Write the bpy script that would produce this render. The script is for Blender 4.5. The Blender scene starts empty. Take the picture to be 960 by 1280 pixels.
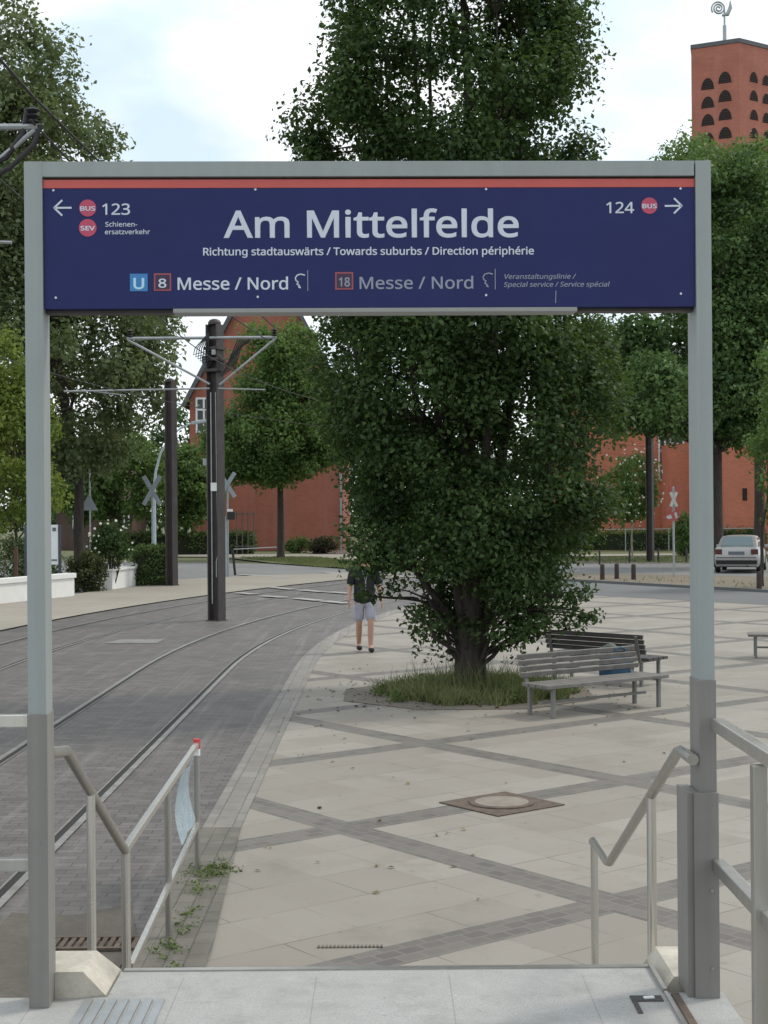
import bpy, bmesh, math, random
import numpy as np
from mathutils import Vector, Matrix, Euler

R = math.radians
S = bpy.context.scene
COL = S.collection
rnd = random.Random(7)

# ------------------------------------------------------------------ camera, sky, sun, exposure
CAM_H = 2.45            # eye height over the plaza (the photographer stands on the raised platform)
FOCAL = 1870.0          # focal length in pixels of the 960x1280 photograph (a zoomed phone lens)
F = 1000.0              # measuring unit: distances are first read in units of 1.87 m
KD = FOCAL / F
ROLL = R(0.45)
cd = bpy.data.cameras.new("camera")
cam = bpy.data.objects.new("camera", cd)
COL.objects.link(cam)
cd.sensor_fit = 'VERTICAL'
cd.sensor_height = 36.0
cd.lens = 36.0 * FOCAL / 1280.0
cd.clip_start = 0.05
cd.clip_end = 2000
cam.matrix_world = Matrix.Translation((0, 0, CAM_H)) @ Matrix.Rotation(ROLL, 4, 'Y') @ Matrix.Rotation(R(90), 4, 'X')
S.camera = cam

SUN_EL, SUN_AZ = 52.0, 62.0      # azimuth clockwise from +Y (the way the camera looks)
w = bpy.data.worlds.new("World")
S.world = w
w.use_nodes = True
nt = w.node_tree
nt.nodes.clear()
out = nt.nodes.new('ShaderNodeOutputWorld')
bg = nt.nodes.new('ShaderNodeBackground')
sky = nt.nodes.new('ShaderNodeTexSky')
sky.sky_type = 'NISHITA'
sky.sun_disc = False
sky.sun_elevation = R(SUN_EL)
sky.sun_rotation = R(SUN_AZ)
sky.dust_density = 1.5
tc = nt.nodes.new('ShaderNodeTexCoord')
mp = nt.nodes.new('ShaderNodeMapping')
mp.inputs['Scale'].default_value = (1.0, 1.0, 2.2)
mp.inputs['Location'].default_value = (1.765, 1.040, 0.550)
nz = nt.nodes.new('ShaderNodeTexNoise')
nz.inputs['Scale'].default_value = 4.6
nz.inputs['Detail'].default_value = 5
nz.inputs['Roughness'].default_value = 0.5
rp = nt.nodes.new('ShaderNodeValToRGB')
rp.color_ramp.elements[0].position = 0.38
rp.color_ramp.elements[0].color = (0.70, 0.70, 0.70, 1)
rp.color_ramp.elements[1].position = 0.56
rp.color_ramp.elements[1].color = (1, 1, 1, 1)
nz2 = nt.nodes.new('ShaderNodeTexNoise')
nz2.inputs['Scale'].default_value = 6.0
nz2.inputs['Detail'].default_value = 4
rp2 = nt.nodes.new('ShaderNodeValToRGB')
rp2.color_ramp.elements[0].position = 0.36
rp2.color_ramp.elements[0].color = (6.7, 7.9, 8.7, 1)
rp2.color_ramp.elements[1].position = 0.52
rp2.color_ramp.elements[1].color = (8.9, 9.2, 9.35, 1)
mx = nt.nodes.new('ShaderNodeMixRGB')
L = nt.links.new
L(tc.outputs['Generated'], mp.inputs['Vector'])
L(mp.outputs['Vector'], nz.inputs['Vector'])
L(mp.outputs['Vector'], nz2.inputs['Vector'])
L(nz.outputs['Fac'], rp.inputs['Fac'])
L(nz2.outputs['Fac'], rp2.inputs['Fac'])
L(rp.outputs['Color'], mx.inputs['Fac'])
L(sky.outputs['Color'], mx.inputs['Color1'])
L(rp2.outputs['Color'], mx.inputs['Color2'])
L(mx.outputs['Color'], bg.inputs['Color'])
bg.inputs['Strength'].default_value = 0.113
L(bg.outputs['Background'], out.inputs['Surface'])

sd = bpy.data.lights.new("sun", 'SUN')
sd.energy = 1.5
sd.angle = R(10)
sd.color = (1.0, 0.93, 0.82)
so = bpy.data.objects.new("sun", sd)
COL.objects.link(so)
_d = Vector((math.sin(R(SUN_AZ)) * math.cos(R(SUN_EL)), math.cos(R(SUN_AZ)) * math.cos(R(SUN_EL)), math.sin(R(SUN_EL))))
so.rotation_euler = _d.to_track_quat('Z', 'Y').to_euler()
so.location = _d * 60

S.view_settings.view_transform = 'Standard'
S.view_settings.look = 'None'
S.view_settings.gamma = 1
S.view_settings.use_curve_mapping = False
S.view_settings.exposure = 0.28
S.render.engine = 'CYCLES'
S.cycles.max_bounces = 6
S.cycles.transparent_max_bounces = 8
S.cycles.use_denoising = True

# ------------------------------------------------------------------ measuring helpers
def unroll(px, py):
    dx, dy = px - 480.0, py - 640.0
    return dx - dy * ROLL, dx * ROLL + dy

def G(px, py, z=0.0):
    """the point of height z whose picture is (px, py)"""
    dx, dy = unroll(px, py)
    d = (CAM_H - z) * F / dy
    return Vector((dx * d / F, KD * d, z))

def P(px, py, d):
    dx, dy = unroll(px, py)
    return Vector((dx * d / F, KD * d, CAM_H - dy * d / F))

def Q(x, d, z):
    """a measured point (metres across, distance units, metres up) in metres"""
    return Vector((x, KD * d, z))

def nom(pts):
    return [(p[0], p[1] * KD) for p in pts]

# ------------------------------------------------------------------ materials
class NT:
    def __init__(self, name):
        self.m = bpy.data.materials.new(name)
        self.m.use_nodes = True
        self.t = self.m.node_tree
        self.b = self.t.nodes['Principled BSDF']
    def n(self, kind, **kw):
        nd = self.t.nodes.new(kind)
        for k, v in kw.items():
            setattr(nd, k, v)
        return nd
    def link(self, a, b):
        self.t.links.new(a, b)
    def val(self, x, sock):
        if isinstance(x, (int, float)):
            sock.default_value = x
        else:
            self.link(x, sock)
    def math(self, op, a, b=None, c=None):
        nd = self.n('ShaderNodeMath', operation=op)
        self.val(a, nd.inputs[0])
        if b is not None:
            self.val(b, nd.inputs[1])
        if c is not None:
            self.val(c, nd.inputs[2])
        return nd.outputs[0]
    def mix(self, fac, a, b, mode='MIX'):
        nd = self.n('ShaderNodeMixRGB', blend_type=mode)
        self.val(fac, nd.inputs[0])
        for s, v in ((nd.inputs[1], a), (nd.inputs[2], b)):
            if isinstance(v, (tuple, list)):
                s.default_value = (v[0], v[1], v[2], 1)
            else:
                self.link(v, s)
        return nd.outputs[0]
    def noise(self, scale, detail=4, vec=None, rough=0.55):
        nd = self.n('ShaderNodeTexNoise')
        nd.inputs['Scale'].default_value = scale
        nd.inputs['Detail'].default_value = detail
        nd.inputs['Roughness'].default_value = rough
        if vec is not None:
            self.link(vec, nd.inputs['Vector'])
        return nd.outputs['Fac']
    def ramp(self, fac, stops):
        nd = self.n('ShaderNodeValToRGB')
        el = nd.color_ramp.elements
        while len(el) < len(stops):
            el.new(0.5)
        for e, (p, c) in zip(el, stops):
            e.position = p
            e.color = (c[0], c[1], c[2], 1) if isinstance(c, (tuple, list)) else (c, c, c, 1)
        self.link(fac, nd.inputs['Fac'])
        return nd.outputs['Color']
    def bump(self, h, strength=0.3, dist=0.01):
        nd = self.n('ShaderNodeBump')
        nd.inputs['Strength'].default_value = strength
        nd.inputs['Distance'].default_value = dist
        self.link(h, nd.inputs['Height'])
        self.link(nd.outputs['Normal'], self.b.inputs['Normal'])
    def pos(self):
        return self.n('ShaderNodeNewGeometry').outputs['Position']
    def obj(self):
        return self.n('ShaderNodeTexCoord').outputs['Object']
    def color(self, c):
        if isinstance(c, (tuple, list)):
            self.b.inputs['Base Color'].default_value = (c[0], c[1], c[2], 1)
        else:
            self.link(c, self.b.inputs['Base Color'])
    def rough(self, r):
        self.val(r, self.b.inputs['Roughness'])

def sc(c, k):
    return tuple(min(1, x * k) for x in c)

def simple(name, c, rough=0.6, metal=0.0, var=0.18, scale=6.0, bump=0.0, bscale=60.0):
    t = NT(name)
    o = t.obj()
    f = t.noise(scale, 5, o)
    f2 = t.noise(scale * 7.3, 3, o)
    m = t.ramp(f, [(0.3, sc(c, 1 - var)), (0.7, sc(c, 1 + var))])
    m = t.mix(t.ramp(f2, [(0.35, 0.0), (0.75, var * 1.2)]), m, sc(c, 0.55))
    t.color(m)
    t.rough(t.math('MULTIPLY_ADD', f2, 0.25, rough - 0.12))
    t.b.inputs['Metallic'].default_value = metal
    if bump:
        t.bump(t.noise(bscale, 4, o), bump, 0.004)
    return t.m

def streaked(name, c, rough, metal, var=0.12, stretch=0.5, grime=0.35):
    t = NT(name)
    o = t.pos()
    m = t.n('ShaderNodeMapping')
    m.inputs['Scale'].default_value = (26, 26, stretch)
    t.link(o, m.inputs['Vector'])
    f = t.noise(1.0, 4, m.outputs[0])
    g = t.noise(2.6, 5, o, 0.65)
    col = t.ramp(f, [(0.3, sc(c, 1 - var)), (0.7, sc(c, 1 + var * 0.6))])
    col = t.mix(t.ramp(g, [(0.48, 0.0), (0.76, grime)]), col, sc(c, 0.62))
    sp = t.ramp(t.noise(75, 2, o), [(0.70, 0.0), (0.74, grime)])
    col = t.mix(sp, col, sc(c, 0.5))
    t.color(col)
    t.rough(t.math('MULTIPLY_ADD', g, 0.16, rough - 0.08))
    t.b.inputs['Metallic'].default_value = metal
    return t.m

def leaf_mat(name, dark, light, trans=(0.10, 0.16, 0.02), tfac=0.28):
    t = NT(name)
    g = t.n('ShaderNodeNewGeometry')
    r = g.outputs['Random Per Island']
    c = t.ramp(r, [(0.0, dark), (0.6, [(a + b) / 2 for a, b in zip(dark, light)]), (1.0, light)])
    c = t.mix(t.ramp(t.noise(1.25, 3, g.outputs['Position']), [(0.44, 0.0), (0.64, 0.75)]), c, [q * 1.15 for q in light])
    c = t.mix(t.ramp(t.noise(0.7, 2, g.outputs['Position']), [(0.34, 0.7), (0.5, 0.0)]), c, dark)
    t.color(c)
    t.b.inputs['Roughness'].default_value = 0.5
    t.b.inputs['Specular IOR Level'].default_value = 0.16
    tr = t.n('ShaderNodeBsdfTranslucent')
    tr.inputs['Color'].default_value = (*trans, 1)
    ms = t.n('ShaderNodeMixShader')
    ms.inputs[0].default_value = tfac
    t.link(t.b.outputs[0], ms.inputs[1])
    t.link(tr.outputs[0], ms.inputs[2])
    t.link(ms.outputs[0], t.t.nodes['Material Output'].inputs['Surface'])
    return t.m

def bark_mat(name, c):
    t = NT(name)
    o = t.obj()
    m = t.n('ShaderNodeMapping')
    m.inputs['Scale'].default_value = (14, 14, 2.5)
    t.link(o, m.inputs['Vector'])
    f = t.noise(1.5, 5, m.outputs[0])
    t.color(t.ramp(f, [(0.3, sc(c, 0.5)), (0.7, sc(c, 1.4))]))
    t.rough(0.9)
    t.bump(f, 0.8, 0.02)
    return t.m

def brick_mat(name, c, mortar, bw=0.25, bh=0.085):
    t = NT(name)
    o = t.obj()
    sep = t.n('ShaderNodeSeparateXYZ')
    t.link(o, sep.inputs[0])
    along = t.math('ADD', sep.outputs[0], sep.outputs[1])
    cb = t.n('ShaderNodeCombineXYZ')
    t.link(along, cb.inputs[0])
    t.link(sep.outputs[2], cb.inputs[1])
    b = t.n('ShaderNodeTexBrick')
    t.link(cb.outputs[0], b.inputs['Vector'])
    b.inputs['Scale'].default_value = 1
    b.inputs['Brick Width'].default_value = bw
    b.inputs['Row Height'].default_value = bh
    b.inputs['Mortar Size'].default_value = 0.006
    b.inputs['Color1'].default_value = (*sc(c, 0.9), 1)
    b.inputs['Color2'].default_value = (*sc(c, 1.1), 1)
    b.inputs['Mortar'].default_value = (*mortar, 1)
    f = t.noise(0.5, 5, o)
    col = t.mix(t.ramp(f, [(0.35, 0.0), (0.75, 0.45)]), b.outputs['Color'], sc(c, 0.55))
    ms_ = t.n('ShaderNodeMapping')
    ms_.inputs['Scale'].default_value = (1.6, 1.6, 0.12)
    t.link(o, ms_.inputs['Vector'])
    col = t.mix(t.ramp(t.noise(1.0, 5, ms_.outputs[0]), [(0.45, 0.0), (0.75, 0.5)]), col, [q * 0.8 + 0.06 for q in c])
    t.color(col)
    t.rough(0.85)
    return t.m

M = {}
M['frame'] = streaked('frame_paint', (0.275, 0.308, 0.308), 0.42, 0.0, 0.06, 0.5, 0.22)
M['sleeve'] = streaked('sleeve_paint', (0.205, 0.198, 0.186), 0.5, 0.0, 0.10, 0.5, 0.35)
M['steel'] = streaked('brushed_steel', (0.62, 0.60, 0.56), 0.28, 0.9, 0.08, 0.4, 0.15)
M['dsteel'] = streaked('dull_steel', (0.42, 0.41, 0.385), 0.34, 0.85, 0.10, 0.4, 0.2)
M['lampstrip'] = simple('pale_strip', (0.27, 0.275, 0.27), 0.5, 0, 0.05)
M['navy'] = simple('navy_enamel', (0.016, 0.022, 0.104), 0.4, 0, 0.06, 2.0)
M['navy'].node_tree.nodes['Principled BSDF'].inputs['Specular IOR Level'].default_value = 0.22
M['stripe'] = simple('red_stripe', (0.50, 0.082, 0.068), 0.35, 0, 0.06, 3)
M['letter'] = simple('white_letter', (0.56, 0.61, 0.70), 0.5, 0, 0.04)
M['letter_dim'] = simple('grey_letter', (0.25, 0.28, 0.36), 0.5, 0, 0.04)
M['roundel'] = simple('red_roundel', (0.46, 0.055, 0.115), 0.4, 0, 0.06)
M['ublue'] = simple('blue_square', (0.03, 0.19, 0.46), 0.4, 0, 0.06)
M['upale'] = simple('pale_blue_letter', (0.42, 0.66, 0.82), 0.5, 0, 0.04)
M['redline'] = simple('red_outline', (0.33, 0.07, 0.09), 0.5, 0, 0.05)
M['plum'] = simple('plum_fill', (0.035, 0.018, 0.055), 0.5, 0, 0.05)
M['screw'] = simple('screw_head', (0.5, 0.5, 0.55), 0.3, 0.6, 0.05)
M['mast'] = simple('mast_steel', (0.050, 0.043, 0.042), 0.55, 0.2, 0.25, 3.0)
M['mastlight'] = simple('mast_steel_lit', (0.115, 0.10, 0.095), 0.55, 0.2, 0.2, 3.0)  # lighter copy of the mast steel, a lit face put into colour
M['galv'] = simple('galvanised', (0.34, 0.36, 0.37), 0.45, 0.5, 0.12)
M['cable'] = simple('black_cable', (0.02, 0.02, 0.024), 0.6)
M['white'] = simple('white_render', (0.72, 0.72, 0.70), 0.75, 0, 0.05, 2.5, 0.15, 40)
M['lampwhite'] = simple('pale_blue_paint', (0.50, 0.58, 0.62), 0.5, 0, 0.08)
M['signback'] = simple('sign_back', (0.30, 0.34, 0.37), 0.5, 0.3, 0.1)
M['signwhite'] = simple('sign_white', (0.70, 0.72, 0.72), 0.5, 0, 0.06)
M['crosswhite'] = simple('dimmed_white', (0.46, 0.46, 0.45), 0.6, 0, 0.12)  # white toned down, dimness of distance put into the colour
M['crossred'] = simple('dimmed_red', (0.34, 0.08, 0.075), 0.6, 0, 0.12)  # red toned down in the same way to look dim far off
M['signred'] = simple('sign_red', (0.50, 0.05, 0.05), 0.5, 0, 0.06)
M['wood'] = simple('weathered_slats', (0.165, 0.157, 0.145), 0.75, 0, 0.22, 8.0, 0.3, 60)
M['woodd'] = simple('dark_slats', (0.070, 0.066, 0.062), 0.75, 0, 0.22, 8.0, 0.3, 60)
M['benchleg'] = simple('bench_leg', (0.20, 0.20, 0.19), 0.6, 0.3, 0.15)
M['bag'] = simple('blue_bag', (0.016, 0.075, 0.15), 0.5, 0, 0.3, 5)
M['bundle'] = simple('olive_cloth', (0.10, 0.12, 0.10), 0.8, 0, 0.3, 12)
M['bollard'] = simple('bollard_wood', (0.05, 0.035, 0.03), 0.8, 0, 0.3, 8)
M['black'] = simple('black_paint', (0.015, 0.015, 0.017), 0.5)
M['rust'] = simple('rusty_iron', (0.115, 0.088, 0.068), 0.85, 0.1, 0.35, 14, 0.4, 60)
M['slot'] = simple('dusty_iron', (0.15, 0.13, 0.105), 0.85, 0.1, 0.25, 14)
M['cover'] = simple('cover_concrete', (0.225, 0.198, 0.165), 0.85, 0, 0.15, 10, 0.3, 80)
M['railtop'] = simple('rail_head', (0.27, 0.262, 0.25), 0.45, 0.4, 0.3, 6)
M['groove'] = simple('rail_groove', (0.012, 0.011, 0.011), 0.8)
M['cheek'] = simple('cheek_stone', (0.44, 0.41, 0.35), 0.85, 0, 0.25, 6, 0.5, 50)
M['bark'] = bark_mat('bark', (0.045, 0.036, 0.030))
M['barkpale'] = bark_mat('pale_bark', (0.30, 0.27, 0.22))
M['brick'] = brick_mat('red_brick', (0.34, 0.112, 0.070), (0.24, 0.11, 0.085))
M['bricklit'] = brick_mat('lit_brick', (0.54, 0.180, 0.105), (0.42, 0.18, 0.12))  # the same red brick, sunlight put into its colour as orange
M['bricktower'] = brick_mat('hazy_tower_brick', (0.40, 0.138, 0.095), (0.27, 0.14, 0.11))  # the red brick desaturated, haze mixed into its colour
M['tiles'] = brick_mat('brown_roof_tiles', (0.085, 0.052, 0.040), (0.04, 0.03, 0.03), 0.3, 0.25)
M['slate'] = simple('grey_roof', (0.09, 0.095, 0.10), 0.6, 0.1, 0.2)
M['glass'] = NT('window_glass').m
_b = M['glass'].node_tree.nodes['Principled BSDF']
_b.inputs['Base Color'].default_value = (0.02, 0.023, 0.027, 1)
_b.inputs['Roughness'].default_value = 0.12
M['hedgecore'] = simple('hedge_core', (0.018, 0.026, 0.012), 0.95)
M['louvre'] = simple('dark_louvre', (0.05, 0.032, 0.028), 0.9)
M['hatch'] = simple('hatch_shadow_gap', (0.06, 0.058, 0.054), 0.9)
M['dark'] = simple('dark_opening', (0.022, 0.017, 0.016), 0.9)
M['carpaint'] = simple('silver_paint', (0.40, 0.40, 0.395), 0.3, 0.5, 0.0)
M['carglass'] = NT('car_glass').m
_b = M['carglass'].node_tree.nodes['Principled BSDF']
_b.inputs['Base Color'].default_value = (0.16, 0.21, 0.235, 1)  # pale blue base puts the reflected sky into the glass colour
_b.inputs['Roughness'].default_value = 0.08
_b.inputs['Specular IOR Level'].default_value = 0.9
M['tail'] = simple('tail_red', (0.075, 0.010, 0.012), 0.25)
M['rubber'] = simple('rubber', (0.018, 0.018, 0.018), 0.8)
M['plate'] = simple('plate_grey', (0.12, 0.13, 0.15), 0.5)
M['skin'] = simple('skin', (0.46, 0.27, 0.19), 0.55, 0, 0.08)
M['shirt'] = simple('black_shirt', (0.014, 0.015, 0.020), 0.85)
M['shorts'] = simple('lavender_shorts', (0.38, 0.375, 0.45), 0.85, 0, 0.12, 10)
M['hair'] = simple('brown_hair', (0.05, 0.03, 0.02), 0.7)
M['eye'] = simple('eye_dark', (0.03, 0.02, 0.02), 0.3)
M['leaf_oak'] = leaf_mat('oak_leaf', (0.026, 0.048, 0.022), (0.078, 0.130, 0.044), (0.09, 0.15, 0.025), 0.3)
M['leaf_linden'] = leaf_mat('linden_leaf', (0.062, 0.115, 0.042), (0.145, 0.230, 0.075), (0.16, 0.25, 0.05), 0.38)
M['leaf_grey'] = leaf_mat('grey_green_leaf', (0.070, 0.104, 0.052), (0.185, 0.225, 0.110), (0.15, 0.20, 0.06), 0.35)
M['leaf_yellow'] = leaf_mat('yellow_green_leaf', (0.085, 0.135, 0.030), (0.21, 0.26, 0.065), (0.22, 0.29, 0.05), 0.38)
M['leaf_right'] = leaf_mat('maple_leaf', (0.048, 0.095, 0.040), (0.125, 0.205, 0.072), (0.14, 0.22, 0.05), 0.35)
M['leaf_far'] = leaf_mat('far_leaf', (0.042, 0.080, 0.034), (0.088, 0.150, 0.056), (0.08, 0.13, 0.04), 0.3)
M['leaf_hedge'] = leaf_mat('hedge_leaf', (0.060, 0.098, 0.034), (0.115, 0.170, 0.060))
M['leaf_brown'] = leaf_mat('brown_green_leaf', (0.030, 0.035, 0.018), (0.070, 0.075, 0.036))
M['leaf_red'] = leaf_mat('dark_red_leaf', (0.022, 0.016, 0.016), (0.045, 0.032, 0.03))
M['petal'] = simple('white_petal', (0.75, 0.74, 0.66), 0.6)
M['grassblade'] = leaf_mat('grass_blade', (0.085, 0.115, 0.045), (0.21, 0.225, 0.105), (0.15, 0.19, 0.06), 0.3)
M['litter'] = leaf_mat('dry_leaf', (0.10, 0.075, 0.04), (0.26, 0.21, 0.12), (0.1, 0.08, 0.03), 0.1)
M['weed'] = leaf_mat('weed_leaf', (0.05, 0.085, 0.022), (0.13, 0.18, 0.05), (0.12, 0.18, 0.04), 0.3)

def sheet_plastic():
    t = NT('blue_plastic')
    t.color(t.ramp(t.noise(9, 3, t.obj()), [(0.3, (0.33, 0.47, 0.55)), (0.7, (0.50, 0.62, 0.68))]))
    t.rough(0.25)
    tr = t.n('ShaderNodeBsdfTransparent')
    ms = t.n('ShaderNodeMixShader')
    ms.inputs[0].default_value = 0.45
    t.link(t.b.outputs[0], ms.inputs[1])
    t.link(tr.outputs[0], ms.inputs[2])
    t.link(ms.outputs[0], t.t.nodes['Material Output'].inputs['Surface'])
    return t.m
M['plastic'] = sheet_plastic()

# ground materials -------------------------------------------------
U = (1.74, -2.272)
W = (2.476, 1.926)
C1 = (-0.329, 11.575)
DET = U[0] * W[1] - U[1] * W[0]

def plaza_mat():
    t = NT('plaza_slabs')
    p = t.pos()
    sp = t.n('ShaderNodeSeparateXYZ')
    t.link(p, sp.inputs[0])
    dx = t.math('SUBTRACT', sp.outputs[0], C1[0])
    dy = t.math('SUBTRACT', sp.outputs[1], C1[1])
    a = t.math('ADD', t.math('MULTIPLY', dx, W[1] / DET), t.math('MULTIPLY', dy, -W[0] / DET))
    b = t.math('ADD', t.math('MULTIPLY', dy, U[0] / DET), t.math('MULTIPLY', dx, -U[1] / DET))
    lu, lw = math.hypot(*U), math.hypot(*W)
    ma_, mb_ = DET / lw, DET / lu           # metres across one unit of a and of b
    def dist(v, k):                         # metres to the nearest line v*k = integer
        fr = t.math('FRACT', t.math('ADD', t.math('MULTIPLY', v, k), 0.5))
        return t.math('DIVIDE', t.math('ABSOLUTE', t.math('SUBTRACT', fr, 0.5)), k)
    da = t.math('MULTIPLY', dist(a, 1), ma_)
    db = t.math('MULTIPLY', dist(b, 1), mb_)
    wob = t.math('MULTIPLY_ADD', t.noise(3.0, 2, p), 0.02, -0.01)
    bandA = t.math('LESS_THAN', t.math('ADD', da, wob), 0.16)
    bandB = t.math('LESS_THAN', t.math('ADD', db, wob), 0.16)
    band = t.math('MAXIMUM', bandA, bandB)
    # slab joints
    ja = t.math('MULTIPLY', dist(a, 5), ma_)
    rowb = t.math('FLOOR', t.math('MULTIPLY', a, 5))
    boff = t.math('ADD', t.math('MULTIPLY', b, 3), t.math('MULTIPLY', rowb, 0.5))
    fb = t.math('FRACT', t.math('ADD', boff, 0.5))
    jb = t.math('MULTIPLY', t.math('ABSOLUTE', t.math('SUBTRACT', fb, 0.5)), mb_ / 3)
    joint = t.math('LESS_THAN', t.math('MINIMUM', ja, jb), 0.0055)
    cid = t.n('ShaderNodeCombineXYZ')
    t.link(t.math('ROUND', t.math('SUBTRACT', t.math('MULTIPLY', a, 5), 0.5)), cid.inputs[0])
    t.link(t.math('ROUND', t.math('SUBTRACT', boff, 0.0)), cid.inputs[1])
    wn = t.n('ShaderNodeTexWhiteNoise')
    t.link(cid.outputs[0], wn.inputs['Vector'])
    slab = t.ramp(wn.outputs['Value'], [(0.0, (0.238, 0.216, 0.183)), (0.5, (0.272, 0.249, 0.213)), (1.0, (0.305, 0.282, 0.246))])
    big = t.noise(0.35, 5, p)
    slab = t.mix(t.ramp(big, [(0.35, 0.0), (0.7, 0.4)]), slab, (0.22, 0.20, 0.175))
    slab = t.mix(t.ramp(t.noise(1.7, 5, p), [(0.45, 0.0), (0.72, 0.30)]), slab, (0.20, 0.18, 0.15))
    fine = t.noise(70, 3, p)
    slab = t.mix(t.ramp(fine, [(0.35, 0.0), (0.75, 0.28)]), slab, (0.20, 0.185, 0.16))
    jmask = t.math('MULTIPLY', joint, t.ramp(t.noise(1.1, 4, p), [(0.40, 0.10), (0.62, 0.8)]))
    slab = t.mix(jmask, slab, (0.085, 0.078, 0.068))
    # cobbles in the bands
    def cob(along_v, along_m, across_v, across_m):
        cb = t.n('ShaderNodeCombineXYZ')
        t.link(t.math('MULTIPLY', along_v, along_m), cb.inputs[0])
        t.link(t.math('MULTIPLY', across_v, across_m), cb.inputs[1])
        br = t.n('ShaderNodeTexBrick')
        t.link(cb.outputs[0], br.inputs['Vector'])
        br.inputs['Scale'].default_value = 1
        br.inputs['Brick Width'].default_value = 0.16
        br.inputs['Row Height'].default_value = 0.107
        br.inputs['Mortar Size'].default_value = 0.007
        br.inputs['Color1'].default_value = (0.095, 0.088, 0.083, 1)
        br.inputs['Color2'].default_value = (0.145, 0.134, 0.124, 1)
        br.inputs['Mortar'].default_value = (0.17, 0.155, 0.135, 1)
        return br
    cA = cob(b, lw, a, ma_)
    cB = cob(a, lu, b, mb_)
    cobc = t.mix(bandB, cA.outputs['Color'], cB.outputs['Color'])
    cobc = t.mix(t.ramp(t.noise(2.0, 4, p), [(0.4, 0.0), (0.7, 0.4)]), cobc, (0.16, 0.145, 0.125))
    c = t.mix(band, slab, cobc)
    vo = t.n('ShaderNodeTexVoronoi')
    vo.inputs['Scale'].default_value = 2.2
    t.link(p, vo.inputs['Vector'])
    gum = t.math('MULTIPLY', t.math('LESS_THAN', vo.outputs['Distance'], 0.045), 0.55)
    c = t.mix(gum, c, (0.10, 0.092, 0.08))
    blot = t.ramp(t.noise(0.9, 6, p, 0.7), [(0.54, 0.0), (0.68, 0.38)])
    c = t.mix(blot, c, (0.125, 0.112, 0.093))
    spots = t.ramp(t.noise(9, 3, p), [(0.66, 0.0), (0.74, 0.45)])
    c = t.mix(spots, c, (0.11, 0.10, 0.085))
    t.color(c)
    t.rough(0.72)
    h = t.math('SUBTRACT', t.math('MULTIPLY', fine, 0.3), joint)
    t.bump(h, 0.25, 0.004)
    return t.m

def cobble_mat(name, c1, c2, mortar, bw, bh, rot=0.0, stain=(0.06, 0.056, 0.054)):
    t = NT(name)
    p = t.pos()
    m = t.n('ShaderNodeMapping')
    m.inputs['Rotation'].default_value = (0, 0, rot)
    t.link(p, m.inputs['Vector'])
    b = t.n('ShaderNodeTexBrick')
    t.link(m.outputs[0], b.inputs['Vector'])
    b.inputs['Scale'].default_value = 1
    b.inputs['Brick Width'].default_value = bw
    b.inputs['Row Height'].default_value = bh
    b.inputs['Mortar Size'].default_value = 0.006
    b.inputs['Mortar Smooth'].default_value = 0.4
    b.inputs['Color1'].default_value = (*c1, 1)
    b.inputs['Color2'].default_value = (*c2, 1)
    b.inputs['Mortar'].default_value = (*mortar, 1)
    c = t.mix(t.ramp(t.noise(0.6, 5, p), [(0.35, 0.0), (0.72, 0.65)]), b.outputs['Color'], stain)
    c = t.mix(t.ramp(t.noise(4.0, 5, p), [(0.5, 0.0), (0.78, 0.45)]), c, sc(c2, 1.35))
    ms_ = t.n('ShaderNodeMapping')
    ms_.inputs['Scale'].default_value = (5.5, 0.22, 1)
    t.link(p, ms_.inputs['Vector'])
    c = t.mix(t.ramp(t.noise(1.0, 4, ms_.outputs[0]), [(0.55, 0.0), (0.72, 0.42)]), c, sc(c2, 1.5))
    c = t.mix(t.ramp(t.noise(1.1, 6, p, 0.7), [(0.56, 0.0), (0.70, 0.5)]), c, sc(c1, 0.6))
    t.color(c)
    t.rough(t.math('MULTIPLY_ADD', t.noise(2, 3, p), 0.3, 0.5))
    t.bump(t.math('SUBTRACT', t.math('MULTIPLY', t.noise(45, 3, p), 0.5), b.outputs['Fac']), 0.4, 0.006)
    return t.m

def ground_mat(name, a, b, c, s1=0.4, s2=18, rough=0.9, bump=0.3):
    t = NT(name)
    p = t.pos()
    m = t.ramp(t.noise(s1, 6, p, 0.62), [(0.3, a), (0.7, b)])
    m = t.mix(t.ramp(t.noise(s2, 4, p), [(0.4, 0.0), (0.75, 0.55)]), m, c)
    t.color(m)
    t.rough(rough)
    t.bump(t.noise(s2 * 3, 4, p), bump, 0.01)
    return t.m

M['plaza'] = plaza_mat()
M['cobbles'] = cobble_mat('track_setts', (0.082, 0.074, 0.070), (0.142, 0.129, 0.121), (0.038, 0.035, 0.033), 0.20, 0.105, 0.0, (0.070, 0.064, 0.061))
M['kerbsett'] = cobble_mat('kerb_setts', (0.175, 0.163, 0.146), (0.235, 0.218, 0.195), (0.09, 0.083, 0.075), 0.30, 0.15, R(90), (0.15, 0.138, 0.122))
M['kerbdirty'] = cobble_mat('mossy_setts', (0.10, 0.092, 0.075), (0.165, 0.152, 0.128), (0.05, 0.05, 0.035), 0.22, 0.11, R(90), (0.085, 0.078, 0.062))
M['asphalt'] = ground_mat('asphalt', (0.15, 0.155, 0.155), (0.20, 0.205, 0.20), (0.12, 0.12, 0.12), 0.3, 30, 0.85, 0.2)
M['asphaltdark'] = ground_mat('street_asphalt', (0.105, 0.11, 0.115), (0.145, 0.15, 0.15), (0.085, 0.085, 0.085), 0.3, 30, 0.85, 0.2)
M['walk'] = ground_mat('beige_pavement', (0.25, 0.225, 0.19), (0.31, 0.285, 0.24), (0.20, 0.18, 0.15), 0.5, 25, 0.85, 0.2)
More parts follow.
